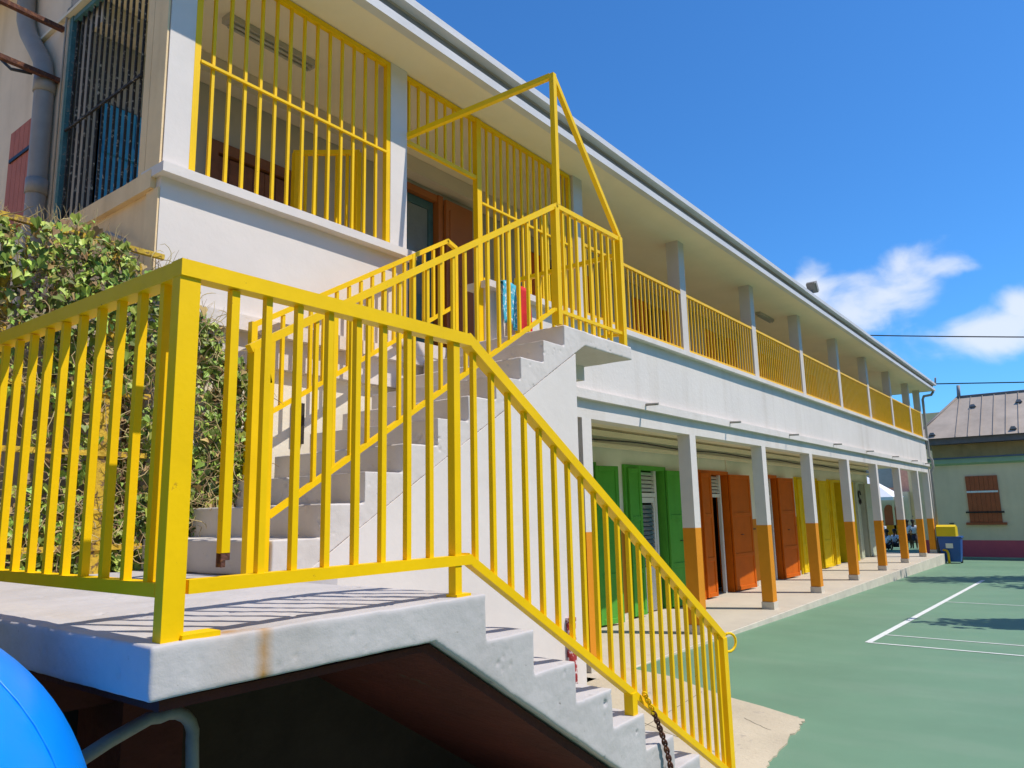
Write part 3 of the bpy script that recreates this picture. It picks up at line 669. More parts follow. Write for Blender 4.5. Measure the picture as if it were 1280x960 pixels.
sx = [2.114, 2.22, 2.323, 2.428, 2.53, 2.635, 2.737, 2.84, 2.945, 3.045, 3.147, 3.245, 3.345, 3.447, 3.545, 3.645, 3.742, 3.84, 3.94, 4.037, 4.136, 4.222]
for x in sx:
    zb = ZB+(zEb-ZB)*(x-2.07)/(XE-2.07); zt = ZT+(zE-ZT)*(x-XK)/(XE-XK) if x > XK else ZT
    picket(g, x, RY, zb+.005, zt-.02, .019)
y = 1.889
while y < 5.1:
    picket(g, RX-.005, y, ZB+.012, ZT-.02, .021); y += .1215
hk = [(XE+.026, RY-.01, zE-.10)] + [(XE+.09+.058*math.cos(a), RY-.01-.02*math.cos(a), zE-.05+.052*math.sin(a)) for a in [math.radians(v) for v in range(-130, 121, 25)]]
bm = B(); tube(bm, hk, .008, 6); obj('hook', bm, M_yel, g)

# chain hanging from the sloping rail
ch = thing('chain', 'rusty chain hooked on the sloping yellow bottom rail', 'chain', (3.3, RY-.03, .8))
def link(bm, c, d, up, L=.04, W_=.022, r=.0042):
    c = Vector(c); d = Vector(d).normalized(); s = d.cross(Vector(up)).normalized()
    pts = []
    for k in range(13):
        a = 2*PI*k/12; pts.append(c+d*(math.cos(a)*L/2)+s*(math.sin(a)*W_/2))
    tube(bm, pts, r, 6, cap=False)
p = Vector((3.285, RY-.036, .865)); path = []
for k in range(30):
    t = k/29
    path.append(Vector((3.27+.16*t+.05*math.sin(t*3), RY-.036-.05*t, .885-.50*t**1.05)))
bms = [B(), B()]
for k in range(len(path)-1):
    link(bms[0 if k < 6 else 1], (path[k]+path[k+1])/2, path[k+1]-path[k], (0, 1, 0) if k % 2 else (1, .2, .3), L=.034)
obj('painted_links', bms[0], M_yel, ch); obj('rusty_links', bms[1], M_rust, ch)

# upper flight: near railing, top landing railing and the triangular frame
sl_ = .1745/.293
g = thing('stair_railing', 'yellow railing on the near side of the upper flight with a triangular frame on top', 'railing', (2.17, 3.2, ZL))
y = 3.205; ZT2 = 4.185; X0, XT = 2.20, 4.83
z_top = lambda x: 2.62+(ZT2-2.62)*(x-2.20)/(XT-2.20)
z_bot = lambda x: 1.745+(3.30-1.745)*(x-2.235)/(4.775-2.235)
for px_, zt in ((2.115, 2.55), (2.195, 2.615)):
    bm = B(); bar(bm, (px_, y, ZL-.003), (px_, y, zt), .045 if px_ < 2.15 else .04); bevel(bm, .004, 1); obj('newel_post', bm, M_yel, g)
bm = B(); bar(bm, (2.09, y, z_top(2.09)), (XT, y, ZT2), .042, .04, ext=.015); bevel(bm, .005, 2); obj('sloping_top_rail', bm, M_yel, g)
bm = B(); bar(bm, (2.115, y, 2.40), (2.195, y, 2.42), .04, .06); obj('newel_link', bm, M_yel, g)
bm = B(); bar(bm, (2.215, y, z_bot(2.215)), (4.775, y, 3.30), .032, .028); obj('sloping_bottom_rail', bm, M_yel, g)
bm = B(); bar(bm, (XT, y, ZT2), (5.88, y, ZT2+.01), .042, .04); obj('top_rail', bm, M_yel, g)
bm = B(); bar(bm, (4.775, y, 3.30), (5.86, y, 3.297), .032, .028); obj('bottom_rail', bm, M_yel, g)
bm = B(); bar(bm, (XT, y, 3.185), (XT, y, ZT2-.02), .055); obj('post', bm, M_yel, g)
bm = B(); bar(bm, (5.88, y, 3.185), (5.88, y, ZT2+.03), .055); obj('end_post', bm, M_yel, g)
bm = B(); bar(bm, (4.865, y, ZT2+.02), (4.865, y, 5.38), .045); obj('frame_post', bm, M_yel, g)
bm = B(); bar(bm, (4.865, y, 5.36), (5.88, y, ZT2+.03), .042, .042); obj('frame_brace', bm, M_yel, g)
bm = B(); bar(bm, (4.865, y+.023, 5.365), (4.445, YC+.03, 5.085), .045, .045); obj('frame_brace', bm, M_yel, g)
n = 20
for i in range(1, n+1):
    x = 2.235+(4.80-2.235)*i/(n+1); picket(g, x, y, z_bot(x)+.005 if x < 4.775 else 3.31, z_top(x)-.02, .022)
for i in range(9):
    x = 4.83+.105*(i+1); picket(g, x, y, 3.19 if i % 1 == 0 and i < 8 else 3.31, ZT2-.02, .022)
bm = B(); bar(bm, (5.88, y+.028, 4.05), (5.88, YC-.09, 4.05), .04, .04); obj('end_top_rail', bm, M_yel, g)
bm = B(); bar(bm, (5.88, y+.028, 3.30), (5.88, YC-.09, 3.30), .035, .03); obj('end_bottom_rail', bm, M_yel, g)
for i in range(8):
    picket(g, 5.88, y+.15*(i+1), 3.31, 4.03, .024)
# far railing of the upper flight
g = thing('stair_railing', 'shorter yellow railing on the far side of the upper flight, top bent down', 'railing', (2.9, 4.36, ZL))
y = 4.36
ft = lambda x: 2.655+.589*(x-2.25)
fb = lambda x: 1.97+.605*(x-2.25)
bm = B(); bar(bm, (2.85, y, ft(2.85)), (4.80, y, ft(4.80)), .036, .036); obj('sloping_top_rail', bm, M_yel, g)
bm = B(); bar(bm, (4.80, y, ft(4.80)), (4.905, y, ft(4.80)-.035), .036, .036, ext=.012); obj('top_return', bm, M_yel, g)
bm = B(); bar(bm, (2.85, y, fb(2.85)), (4.88, y, fb(4.88)), .03); obj('sloping_bottom_rail', bm, M_yel, g)
bm = B(); bar(bm, (4.905, y, 3.19), (4.905, y, ft(4.80)-.03), .038); obj('end_post', bm, M_yel, g)
bm = B(); bar(bm, (2.85, y, 1.9), (2.85, y, ft(2.85)+.02), .045); obj('newel_post', bm, M_yel, g)
bm = B(); bar(bm, (4.36, y, 3.02), (4.36, y, ft(4.36)+.01), .04); obj('post', bm, M_yel, g)
for i in range(1, 17):
    x = 2.85+2.0*i/17; picket(g, x, y, fb(x), ft(x)-.02, .024)

# peeling red pipe at the end of the stair wall
g = thing('standpipe', 'short red painted pipe with peeling paint beside the stair wall', 'pipe', (4.77, 3.12, 0))
bm = B(); tube(bm, [(4.77, 3.14, 0), (4.77, 3.14, .93)], .036, 12); obj('pipe_body', bm, M_redpeel, g)
bm = B(); tube(bm, [(4.77, 3.14, .93), (4.77, 3.14, .955)], .039, 12); obj('cap', bm, M_redpeel, g)

# ================================================================ LEFT SIDE: wall, fence, vine
bm = B(); box(bm, -6, 2.2, 4.74, 5.2, -.2, 2.95); rough_up(bm, .35, .02, 2); single('garden_wall', bm, M_stone, 'grey stone retaining wall behind the vine', 'wall')
bm = B(); box(bm, -6, .95, 4.441, 4.95, -.2, ZL-.01); box(bm, .9, 2.23, 4.46, 4.95, -.2, ZL-.015); tag(obj('planting_bed', bm, M_dark), kind='structure')
vf = thing('old_fence', 'old flaking yellow metal fence overgrown with vine', 'fence', (1, 4.43, ZL))
FY = 4.43
for x in [-3.0+.55*i for i in range(10)]:
    bm = B(); bar(bm, (x, FY, ZL-.03), (x, FY, 3.30), .045); obj('post', bm, M_oldyel, vf)
for z in (1.60, 2.12, 2.47, 3.33):
    yy = FY-.02 if z < 3 else FY-.09
    bm = B(); bar(bm, (-3.2, yy, z+.02), (2.2, yy, z-.02), .03, .03); obj('rail', bm, M_oldyel, vf)
for i in range(34):
    x = -3.0+.155*i; bm = B(); bar(bm, (x, FY+.01, 1.6), (x, FY+.01, 3.27), .014); obj('bar', bm, M_oldyel, vf)
rng = random.Random(3)
def leaf_shape(bm, c, nrm, up, s):
    nrm = nrm.normalized(); r = nrm.cross(up)
    if r.length < .01: r = nrm.cross(Vector((1, 0, 0)))
    r.normalize(); u = r.cross(nrm)
    pts = [(0, -.5), (.30, -.62), (.55, -.30), (.30, .10), (0, .6), (-.30, .10), (-.55, -.30), (-.30, -.62)]
    k = .05+.13*abs(noise.noise(c*31))
    mid = [bm.verts.new(c+u*(-.45*s)), bm.verts.new(c+u*(.6*s)-nrm*(.12*s))]
    R_ = [bm.verts.new(c+r*(a*s)+u*(b*s)+nrm*(k*s)) for a, b in pts[1:4]]
    L_ = [bm.verts.new(c+r*(a*s)+u*(b*s)+nrm*(k*s)) for a, b in pts[5:8]]
    bm.faces.new((mid[0], R_[0], R_[1], R_[2], mid[1])); bm.faces.new((mid[0], mid[1], L_[0], L_[1], L_[2]))
def vine_top(x): return 3.33-.03*(x-1)+.16*noise.noise(Vector((x*2.6, 0, 4))) if x < 2.2 else 3.30-.9*(x-2.2)+.1*noise.noise(Vector((x*4, 1, 4)))
def vine_density(x, z):
    top = vine_top(x)
    if z > top: return 0
    h = (top-z)/(top-ZL+.001)
    base = 1.0 if h < .2 else max(.08, 1.0-(h-.2)*2.6)
    if h > .8: base = .4
    d = base + 1.5*noise.noise(Vector((x*2.3, 7, z*.9))) + .7*noise.noise(Vector((x*6, 3, z*6)))
    if x > 1.6: d += .35
    return max(0, min(1, d))
M_young = paint('young_vine_leaf', (.36, .45, .07), .5, .2, 3, 0, island=.4)
M_dead = paint('dead_vine_leaf', (.36, .25, .10), .8, .25, 3, 0, island=.5)
v = thing('climbing_vine', 'tangled green climbing vine covering the old fence left of the stairs', 'plant', (1.2, 4.4, ZL))
bl = [B(), B(), B()]; cnt = 0
while cnt < 8500:
    x = rng.uniform(-2.2, 2.95) if rng.random() < .25 else rng.uniform(.7, 2.95); z = rng.uniform(ZL, 3.42)
    if rng.random() > vine_density(x, z): continue
    thick = .12+.22*max(0, min(1, (z-2.0)/1.2))*(1+.8*noise.noise(Vector((x*3, 2, z*3))))
    if x > 2.2: thick = min(thick, .15); yb = YC-.01
    else: yb = 4.53
    y = yb-rng.random()**.8*thick
    nrm = Vector((rng.gauss(-.1, .55), -1+rng.gauss(0, .45), .5+rng.gauss(0, .5)))
    q = rng.random(); b_ = 0 if q < .58 else (1 if q < .86 else 2)
    s_ = rng.choice((.020, .026, .032, .040, .052))*rng.uniform(.8, 1.25)
    leaf_shape(bl[b_], Vector((x, y, z)), nrm, Vector((rng.gauss(0, .6), 0, -1)), s_); cnt += 1
obj('leaves', bl[0], M_leaf, v, recalc=False); obj('young_leaves', bl[1], M_young, v, recalc=False); obj('dead_leaves', bl[2], M_dead, v, recalc=False)
bm = B()
for k in range(1500):
    x = rng.uniform(.3, 2.9); top = vine_top(x)
    z = rng.uniform(ZL+.1, top)
    if rng.random() > .3+vine_density(x, z): continue
    p = Vector((x, (4.48 if x < 2.2 else YC-.03)-rng.uniform(0, .16), z)); d = Vector((rng.gauss(0, .5), rng.gauss(0, .2), rng.gauss(-.2, .7))).normalized()
    pts = [p.copy()]; curl = rng.gauss(0, .5)
    for s2 in range(rng.randint(5, 10)):
        d = Vector((d.x*math.cos(curl)-d.z*math.sin(curl), d.y+rng.gauss(0, .12), d.x*math.sin(curl)+d.z*math.cos(curl)))
        d = (d+Vector((rng.gauss(0, .25), 0, rng.gauss(-.1, .25)))).normalized(); p = p+d*.032
        p.y = min(max(p.y, 4.15), YC-.02 if p.x > 2.2 else 4.6); p.z = max(min(p.z, 3.6), ZL+.02); pts.append(p.copy())
    tube(bm, pts, [.0024]*(len(pts)-1)+[.001], 4, cap=False)
for k in range(150):       # dry wisps standing above the top
    x = rng.uniform(.3, 2.6); zt = vine_top(x); p = Vector((x, 4.38, zt-.05)); d = Vector((rng.gauss(0, .35), -.05, 1)).normalized(); pts = [p.copy()]
    for s2 in range(6): d = (d+Vector((rng.gauss(0, .2), 0, -.05))).normalized(); p = p+d*rng.uniform(.015, .04); pts.append(p.copy())
    tube(bm, pts, [.0022, .002, .0018, .0016, .0014, .0012, .0008], 4, cap=False)
obj('stems', bm, M_dry, v)
# weeds between the flight and the cream wall
w = thing('weed', 'pale green broad leaved weed growing between the steps and the cream wall', 'plant', (2.5, 4.46, 1.6))
bm = B()
for k in range(110):
    x = rng.uniform(2.15, 3.0); z = 1.55+(x-2.2)*.6+rng.random()*.33
    leaf_shape(bm, Vector((x, 4.455+rng.uniform(-.02, .05), z)), Vector((rng.gauss(0, .5), -1, rng.gauss(.4, .4))), Vector((rng.gauss(0, .5), 0, -1)), rng.uniform(.05, .12))
obj('leaves', bm, paint('pale_leaf', (.20, .30, .13), .5, .2, 4, 0, island=.35), w, recalc=False)

bm = B(); box(bm, -5.1, 2.19, 5.201, 12, -.2, 2.9); rough_up(bm, 1.2, .03, 1); tag(obj('bounce_yard', bm, paint('sandy_bounce_soil', (.58, .46, .30), .9, .15, 1.2, .3, 12)), kind='structure')  # unseen raised ground added to bounce warm light onto the end wall
# pipes and struts on the end wall
g = thing('downpipe', 'fat grey cranked downpipe on the cream end wall by the red shutter', 'pipe', (2.115, 6.2, 2.9))
P_ = 2.115
bm = B(); tube(bm, [(P_, 6.82, 6.6), (P_, 6.80, 6.2), (P_, 6.76, 5.95), (P_, 6.66, 5.78), (P_, 6.42, 5.52), (P_, 6.30, 5.38), (P_, 6.24, 5.22), (P_, 6.22, 5.1), (P_, 6.19, 4.0), (P_, 6.17, 2.9)], .07, 14); obj('pipe_run', bm, M_pvc, g)
for z, yy in ((5.08, 6.22), (4.22, 6.195)):
    bm = B(); tube(bm, [(P_, yy, z), (P_, yy, z+.12)], .079, 14); obj('socket', bm, M_pvc, g)
for nm, z in (('upper', 5.64), ('lower', 5.19)):
    bm = B(); bar(bm, (2.185, 6.14, z), (.9, 6.14, z+.02), .045, .035)
    single('iron_strut', bm, M_rust, '%s of two rusty iron struts leaving the end wall past the downpipe' % nm, 'strut', 'rusty struts on the end wall')
bm = B(); tube(bm, [(2.0, 6.17, 5.18), (1.9, 6.3, 5.22), (1.85, 6.5, 5.4), (1.8, 6.8, 5.75), (1.75, 7.2, 6.05), (1.7, 7.6, 6.4)], .013, 6); single('cable', bm, M_black, 'black cable looping up from the lower iron strut', 'cable')
bm = B(); tube(bm, [(2.175, 6.065, 3.7), (2.175, 6.065, 5.74), (2.18, 6.05, 5.78), (2.19, 6.0, 5.79)], .008, 6); single('conduit', bm, M_pvc, 'thin grey conduit running up beside the black iron bars', 'pipe')
bm = B(); tube(bm, [(2.21, 6.2, 3.2), (2.2, 5.9, 3.55), (2.19, 5.5, 3.68), (2.19, 5.1, 3.66), (2.19, 4.85, 3.55), (2.18, 4.7, 3.42), (2.16, 4.6, 3.38)], .012, 6); single('cable', bm, M_pvc, 'grey cable drooping below the side sill to the wall corner', 'cable')

# blue recycling dome, tube rail
d = thing('recycling_dome', 'big glossy blue plastic recycling dome at the lower left corner', 'recycling bin', (.30, 2.05, 0))
bm = B(); r0 = .6; n = 96; prof = [(.60, 0), (.62, .1), (.60, .55), (.60, 1.0)] + [(.6*math.cos(a), 1.0+.6*math.sin(a)) for a in [PI/2*k/24 for k in range(1, 25)]]
rings = []
for r, z in prof:
    if r < .01: rings.append([bm.verts.new((.30, 2.05, z))]); continue
    rings.append([bm.verts.new((.30+r*math.cos(2*PI*k/n), 2.05+r*math.sin(2*PI*k/n), z)) for k in range(n)])
for i in range(len(rings)-1):
    for k in range(n):
        if len(rings[i+1]) == 1: f = bm.faces.new((rings[i][k], rings[i][(k+1) % n], rings[i+1][0]))
        else: f = bm.faces.new((rings[i][k], rings[i][(k+1) % n], rings[i+1][(k+1) % n], rings[i+1][k]))
        f.smooth = True
obj('shell', bm, M_blue, d)
bm = B(); tube(bm, [(.3+.617*math.cos(a), 2.05+.617*math.sin(a), .98) for a in [2*PI*k/48 for k in range(49)]], .018, 8, cap=False); obj('rim', bm, M_blue, d)
for a0 in (-.75, -2.3, .9):
    bm = B(); tube(bm, [(.3+(.601*math.cos(t))*math.cos(a0), 2.05+(.601*math.cos(t))*math.sin(a0), 1.0+.601*math.sin(t)) for t in [PI/2*k/16 for k in range(16)]], .0025, 6); obj('mould_seam', bm, M_blue, d)
bm = B(); box(bm, -.012, .012, -.002, .002, -.02, .02); nn = Vector((.22, -.75, .62)).normalized()
bmesh.ops.transform(bm, matrix=Matrix.Translation(Vector((.3, 2.05, 1.0))+nn*.601) @ nn.to_track_quat('-Y', 'Z').to_matrix().to_4x4(), verts=bm.verts); obj('tag', bm, M_cream, d)
bm = B(); tube(bm, [(.3, 2.05, 1.59), (.3, 2.05, 1.66)], .05, 12); obj('lifting_eye', bm, M_tube, d)
g = thing('tube_rail', 'bent galvanised steel tube rail in the shade under the landing', 'handrail', (1.23, 2.1, 0))
pts = [(.70, 2.02, 1.05), (.80, 2.04, 1.10), (.873, 2.06, 1.132), (.994, 2.09, 1.168), (1.10, 2.1, 1.198)] + [(1.155+.075*math.cos(a), 2.1, 1.125+.075*math.sin(a)) for a in [math.radians(x) for x in range(110, -11, -20)]] + [(1.235, 2.1, 1.0), (1.24, 2.1, -.01)]
bm = B(); tube(bm, pts, .018, 12); obj('tube', bm, M_tube, g)
bm = B(); tube(bm, [(.70, 2.02, 1.05), (.70, 2.02, -.01)], .021, 12); obj('leg', bm, M_tube, g)

# ================================================================ FITTINGS ON THE SCHOOL
for lab, x in (('long dusty fluorescent batten on the ceiling behind the first grille', 2.95), ('distant fluorescent batten on the gallery ceiling above the second column', 15.1)):
    g = thing('fluorescent_light', lab, 'ceiling light', (x, 5.05, 5.7), 'fluorescent battens on the gallery ceiling')
    bm = B(); box(bm, x, x+.86, 5.0, 5.11, 5.655, 5.708); bevel(bm, .006, 1); obj('housing', bm, M_lamp, g)
    bm = B(); tube(bm, [(x+.04, 5.03, 5.637), (x+.82, 5.03, 5.637)], .014, 8); obj('tube', bm, M_lamp, g)
    bm = B(); tube(bm, [(x+.04, 5.08, 5.637), (x+.82, 5.08, 5.637)], .014, 8); obj('tube', bm, M_lamp, g)
g = thing('floodlight', 'small grey floodlight tilted up on the edge of the roof', 'lamp', (15.6, YC-.35, 5.975))
bm = B(); tube(bm, [(15.6, YC-.4, 5.97), (15.6, YC-.42, 6.08)], .02, 8); obj('stand', bm, M_pvc, g)
bm = B(); c = Vector((15.65, YC-.43, 6.16)); R_ = Matrix.Rotation(math.radians(-38), 4, 'Y')
box(bm, -.05, .05, -.10, .10, -.11, .11); bevel(bm, .015, 2); bmesh.ops.transform(bm, matrix=Matrix.Translation(c) @ R_, verts=bm.verts); obj('lamp_head', bm, M_pvc, g)
bm = B(); box(bm, -.08, -.055, -.08, .08, -.08, .14); bmesh.ops.transform(bm, matrix=Matrix.Translation(c) @ R_, verts=bm.verts); obj('cooling_fin', bm, M_tube, g)
bm = B(); tube(bm, [(30.6, YC-.47, 5.98), (30.62, YC-.48, 6.1), (30.55, YC-.5, 6.18)], .03, 8); single('gooseneck_vent', bm, M_fdark, 'small grey bent pipe end on the far roof corner', 'pipe')
g = thing('downpipe', 'grey downpipe at the far corner of the school', 'pipe', (30.3, YC-.05, 0))
bm = B(); tube(bm, [(30.6, YC-.38, 5.70), (30.6, YC-.3, 5.58), (30.3, YC-.1, 5.52), (30.25, YC-.06, 5.4), (30.25, YC-.06, 3.35), (30.28, YC-.14, 3.2), (30.28, YC-.14, 2.95), (30.25, YC-.06, 2.8), (30.25, YC-.06, -.3)], .045, 10); obj('pipe_run', bm, M_pvc, g)
bm = B(); tube(bm, [(30.12, YC-.03, 2.9), (30.12, YC-.03, 0)], .02, 8); obj('cable_conduit', bm, M_pvc, g)
bm = B(); tube(bm, [(30.62, YC-.35, 5.98), (32, 0.8, 5.82), (34, -4.5, 5.75), (37, -12, 6.3)], .022, 6); single('overhead_cable', bm, M_black, 'lower overhead cable leaving the far roof corner over the neighbouring roof', 'cable', 'overhead cables')
bm = B(); tube(bm, [(30, 16-32*t, 9.9-5.2*t-.35*math.sin(PI*t)) for t in [.05*k for k in range(21)]], .022, 6); single('overhead_cable', bm, M_black, 'upper overhead cable crossing the clouds from behind the roof', 'cable', 'overhead cables')
# cloths hung over the parapet
def cloth(name, mat, label, x0, x1, zb):
    bm = B(); nx, nz_ = 10, 16; rows = []
    for j in range(nz_+1):
        t = j/nz_; row = []
        for i in range(nx+1):
            s = i/nx; x = x0+(x1-x0)*s + .012*math.sin(t*7+s*3)
            if t < .25: yy = YC+.12-(t/.25)*.25; z = 3.99+.008*math.sin(s*9)
            else:
                yy = YC-.13-.02*math.sin(s*11+t*2)*(t) - .01; z = 3.985-(t-.25)/.75*(3.985-zb) + .03*math.sin(s*5)*t
            row.append(bm.verts.new((x, yy, z)))
        rows.append(row)
    for j in range(nz_):
        for i in range(nx):
            f = bm.faces.new((rows[j][i], rows[j][i+1], rows[j+1][i+1], rows[j+1][i])); f.smooth = True
    o = single(name, bm, mat, label, 'cloth'); m = o.modifiers.new('thick', 'SOLIDIFY'); m.thickness = .006; return o
cloth('cloth', M_cloth1, 'turquoise and white patterned cloth hung over the parapet at the stair head', 5.60, 5.84, 3.54)
cloth('cloth', M_cloth2, 'red cloth hung over the parapet beside the turquoise one', 5.88, 6.08, 3.42)
# small plate with black lettering by the green door
g = thing('sign_plate', 'small white plate with black lettering on the wall beside the green shutters', 'sign', (10.52, 6.09, 2.0))
bm = B(); box(bm, 10.36, 10.68, 6.086, 6.098, 1.86, 2.10); obj('plate', bm, M_plate, g)
def text(body, size, loc, rot, mat, parent, name='lettering'):
    c = bpy.data.curves.new('txt', 'FONT'); c.body = body; c.size = size; c.extrude = .002; c.align_x = 'CENTER'; c.align_y = 'CENTER'
    o = bpy.data.objects.new('txt', c); SC.collection.objects.link(o); bpy.context.view_layer.update()
    me = bpy.data.meshes.new_from_object(o.evaluated_get(bpy.context.evaluated_depsgraph_get())); bpy.data.objects.remove(o)
    me.transform(Matrix.Translation(Vector(loc)-parent_world(parent)) @ Matrix.Rotation(rot, 4, 'X')); me.materials.append(mat)
    t = bpy.data.objects.new(name, me); SC.collection.objects.link(t); t.parent = parent; return t
text('OUI', .13, (10.52, 6.083, 2.03), PI/2, M_black, g); text('1.1', .11, (10.56, 6.083, 1.92), PI/2, M_black, g)
g = thing('door_mark', 'black looped marking painted on the pale grey green shutter', 'marking', (26.3, 6.0, 1.9))
bm = B(); tube(bm, [(26.32+.13*math.cos(a), 5.985, 2.02+.13*math.sin(a)) for a in [2*PI*k/20 for k in range(17)]], .022, 6); obj('loop', bm, M_black, g)
bm = B(); tube(bm, [(26.32+.09*math.cos(a), 5.985, 1.82+.09*math.sin(a)) for a in [2*PI*k/20+2.5 for k in range(15)]], .022, 6); obj('loop', bm, M_black, g)

# ================================================================ FAR END OF THE COURT
XW = 33.6
g = thing('end_building', 'low pale building with a pink plinth and sea green cornice across the court end', 'building', (XW, 1, -.4))
bm = B(); box(bm, XW, XW+.4, -16, 5.6, -.45, 3.13); box(bm, XW, XW+6, 5.4, 5.6, -.45, 3.13); obj('wall', bm, M_twall, g)
bm = B(); box(bm, XW-.03, XW-.001, -16, 5.6, -.45, -.33); obj('plinth_base', bm, M_tcorn, g)
bm = B(); prism(bm, [(XW-.02, 3.131), (XW-.16, 3.2), (XW-.16, 3.37), (XW+.4, 3.37), (XW+.4, 3.131)], 'y', -16, 5.62); obj('cornice', bm, M_tcorn, g)
bm = B(); box(bm, XW-.2, XW+.8, -16, 5.64, 3.371, 3.43); obj('cornice_capping', bm, M_tcap, g)
sw = thing('window', None, None); sw.parent = g; sw.location = (0, 2.25, 1.2)
bm = B(); boards(bm, 2.76, 3.82, 0, 1, 0, 1, 6); bm.free()
bm = B()
for k in range(7): box(bm, XW-.06, XW-.01, 2.755+.15*k, 2.755+.15*k+.143, .95, 2.69)
obj('shutter', bm, M_rshut, sw)
bm = B(); box(bm, XW-.12, XW-.01, 2.62, 3.93, .86, .945); obj('sill', bm, M_rshut, sw)
bm = B(); box(bm, XW-.10, XW-.061, 2.78, 3.80, 2.06, 2.13); obj('cross_bar', bm, M_white, sw)
bm = B(); box(bm, XW-.10, XW-.061, 2.66, 3.9, 1.30, 1.36); obj('cross_bar', bm, M_black, sw)
bm = B(); box(bm, XW-.05, XW-.002, 4.35, 4.5, .9, .93); obj('wall_bracket', bm, M_black, g)
# old house behind with a hipped sheet roof
g = thing('old_house', 'old ochre house with a brown hipped sheet metal roof behind the end building', 'house', (38, 1, 0))
bm = B(); box(bm, 34.9, 39.2, -14, 5.0, -.4, 4.02); obj('wall', bm, M_ochre, g)
bm = B(); box(bm, 34.35, 39.7, -14.5, 5.5, 4.021, 4.26); obj('eave_board', bm, M_roofdk, g)
def hip(bm, x0, x1, y0, y1, z0, xr, ya, yb, zr):
    v = [bm.verts.new(p) for p in ((x0, y0, z0), (x1, y0, z0), (x1, y1, z0), (x0, y1, z0), (xr, ya, zr), (xr, yb, zr))]
    for f in ((0, 3, 5, 4), (1, 4, 5, 2), (3, 2, 5), (0, 4, 1), (0, 1, 2, 3)): bm.faces.new([v[i] for i in f])
bm = B(); hip(bm, 34.2, 39.8, -15, 5.6, 4.262, 37.0, -9, 4.1, 6.15); obj('roof', bm, M_roof, g)
bm = B()
for k in range(34):
    yy = -9+.42*k
    if yy < 4.05:
        t0 = Vector((34.19, yy, 4.29)); t1 = Vector((36.98, yy, 6.17)); bar(bm, t0, t1, .016, .022)
obj('sheet_seam', bm, M_roof, g)
bm = B(); tube(bm, [(37.0, -9, 6.17), (37.0, 4.1, 6.17)], .06, 8); tube(bm, [(34.2, 5.6, 4.28), (37.0, 4.1, 6.17)], .05, 8); obj('ridge_cap', bm, M_roofdk, g)
bm = B(); tube(bm, [(37.0, 4.05, 6.15), (37.0, 4.02, 6.68)], .07, 8); obj('finial', bm, M_fdark, g)
for y_, t in ((4.85, .08), (3.5, .72), (1.9, .74), (2.1, .1)):
    p = Vector((34.2, y_, 4.262)).lerp(Vector((37.0, y_, 6.15)), t)
    bm = B(); prism(bm, [(-.12, 0), (.12, 0), (.06, .1), (-.06, .1)], 'x', -.12, .16); bmesh.ops.translate(bm, vec=p, verts=bm.verts); obj('roof_vent', bm, M_fdark, g)
# wheelie bin and hoop
g = thing('wheelie_bin', 'blue wheelie bin with a yellow lid at the end of the terrace', 'bin', (30.15, 4.12, -.36))
bx, by, bz = 30.2, 4.08, -.345
bm = B()
lo = [(-.22, -.27), (.22, -.27), (.22, .27), (-.22, .27)]; hi = [(-.29, -.34), (.29, -.34), (.29, .34), (-.29, .34)]
A = [bm.verts.new((bx+a, by+b, bz+.06)) for a, b in lo]; Bv = [bm.verts.new((bx+a, by+b, bz+.86)) for a, b in hi]
bm.faces.new(A[::-1]); bm.faces.new(Bv)
for i in range(4): bm.faces.new((A[i], A[(i+1) % 4], Bv[(i+1) % 4], Bv[i]))
bevel(bm, .03, 2); obj('body', bm, M_binB, g)
bm = B(); box(bm, bx-.32, bx+.32, by-.37, by+.37, bz+.861, bz+.91); obj('rim', bm, M_binB, g)
bm = B(); prism(bm, [(bx-.31, bz+.912), (bx+.31, bz+.912), (bx+.26, bz+1.22), (bx-.05, bz+1.30), (bx-.29, bz+1.24)], 'y', by-.22, by+.36); bevel(bm, .03, 2); obj('lid', bm, M_binY, g)
bm = B(); box(bm, bx-.30, bx-.275, by-.1, by+.12, bz+.52, bz+.68); obj('sticker', bm, M_grey, g)
for s in (-1, 1):
    bm = B(); tube(bm, [(bx+.2, by+s*.25-.03, bz+.09), (bx+.2, by+s*.25+.03, bz+.09)], .09, 14); obj('wheel', bm, M_black, g)
g = thing('hoop_barrier', 'low bent yellow steel hoop at the terrace end beside the bin', 'barrier', (29.9, 4.2, -.35))
bm = B(); tube(bm, [(29.86, 4.14, -.36), (29.86, 4.14, .0), (29.88, 4.17, .08), (29.95, 4.26, .11), (30.05, 4.4, .11)], .04, 8); obj('tube', bm, M_yel2, g)
# background seen through the gallery end
bm = B(); box(bm, 46.6, 47, 5.4, 8.0, -.5, 6.6); single('stained_wall', bm, M_stain, 'tall stained cream wall seen through the gallery end', 'wall')
g = thing('arched_hall', 'cream hall with tall arched doors behind the seated children', 'building', (46, 9.5, -.4))
bm = B(); box(bm, 46, 52, 8.01, 18, -.5, 2.35); obj('wall', bm, M_arch, g)
for k, yc in enumerate((9.02, 8.50, 9.9)):
    bm = B(); w_ = .24 if k < 2 else .3; pts = [(yc-w_, -.3), (yc+w_, -.3), (yc+w_, 1.3)] + [(yc+w_*math.cos(a), 1.3+.36*math.sin(a)) for a in [PI*j/8 for j in range(1, 8)]] + [(yc-w_, 1.3)]
    prism(bm, pts, 'x', 45.93, 45.995); obj('arched_door', bm, M_rshut, g)
bm = B(); box(bm, 45.9, 45.99, 8.72, 8.82, -.3, 1.9); obj('pilaster', bm, M_arch, g)
bm = B(); box(bm, 45.9, 45.985, 8.02, 12, -.3, .55); obj('orange_dado', bm, paint('orange_dado_paint', ORANGE, .7), g)
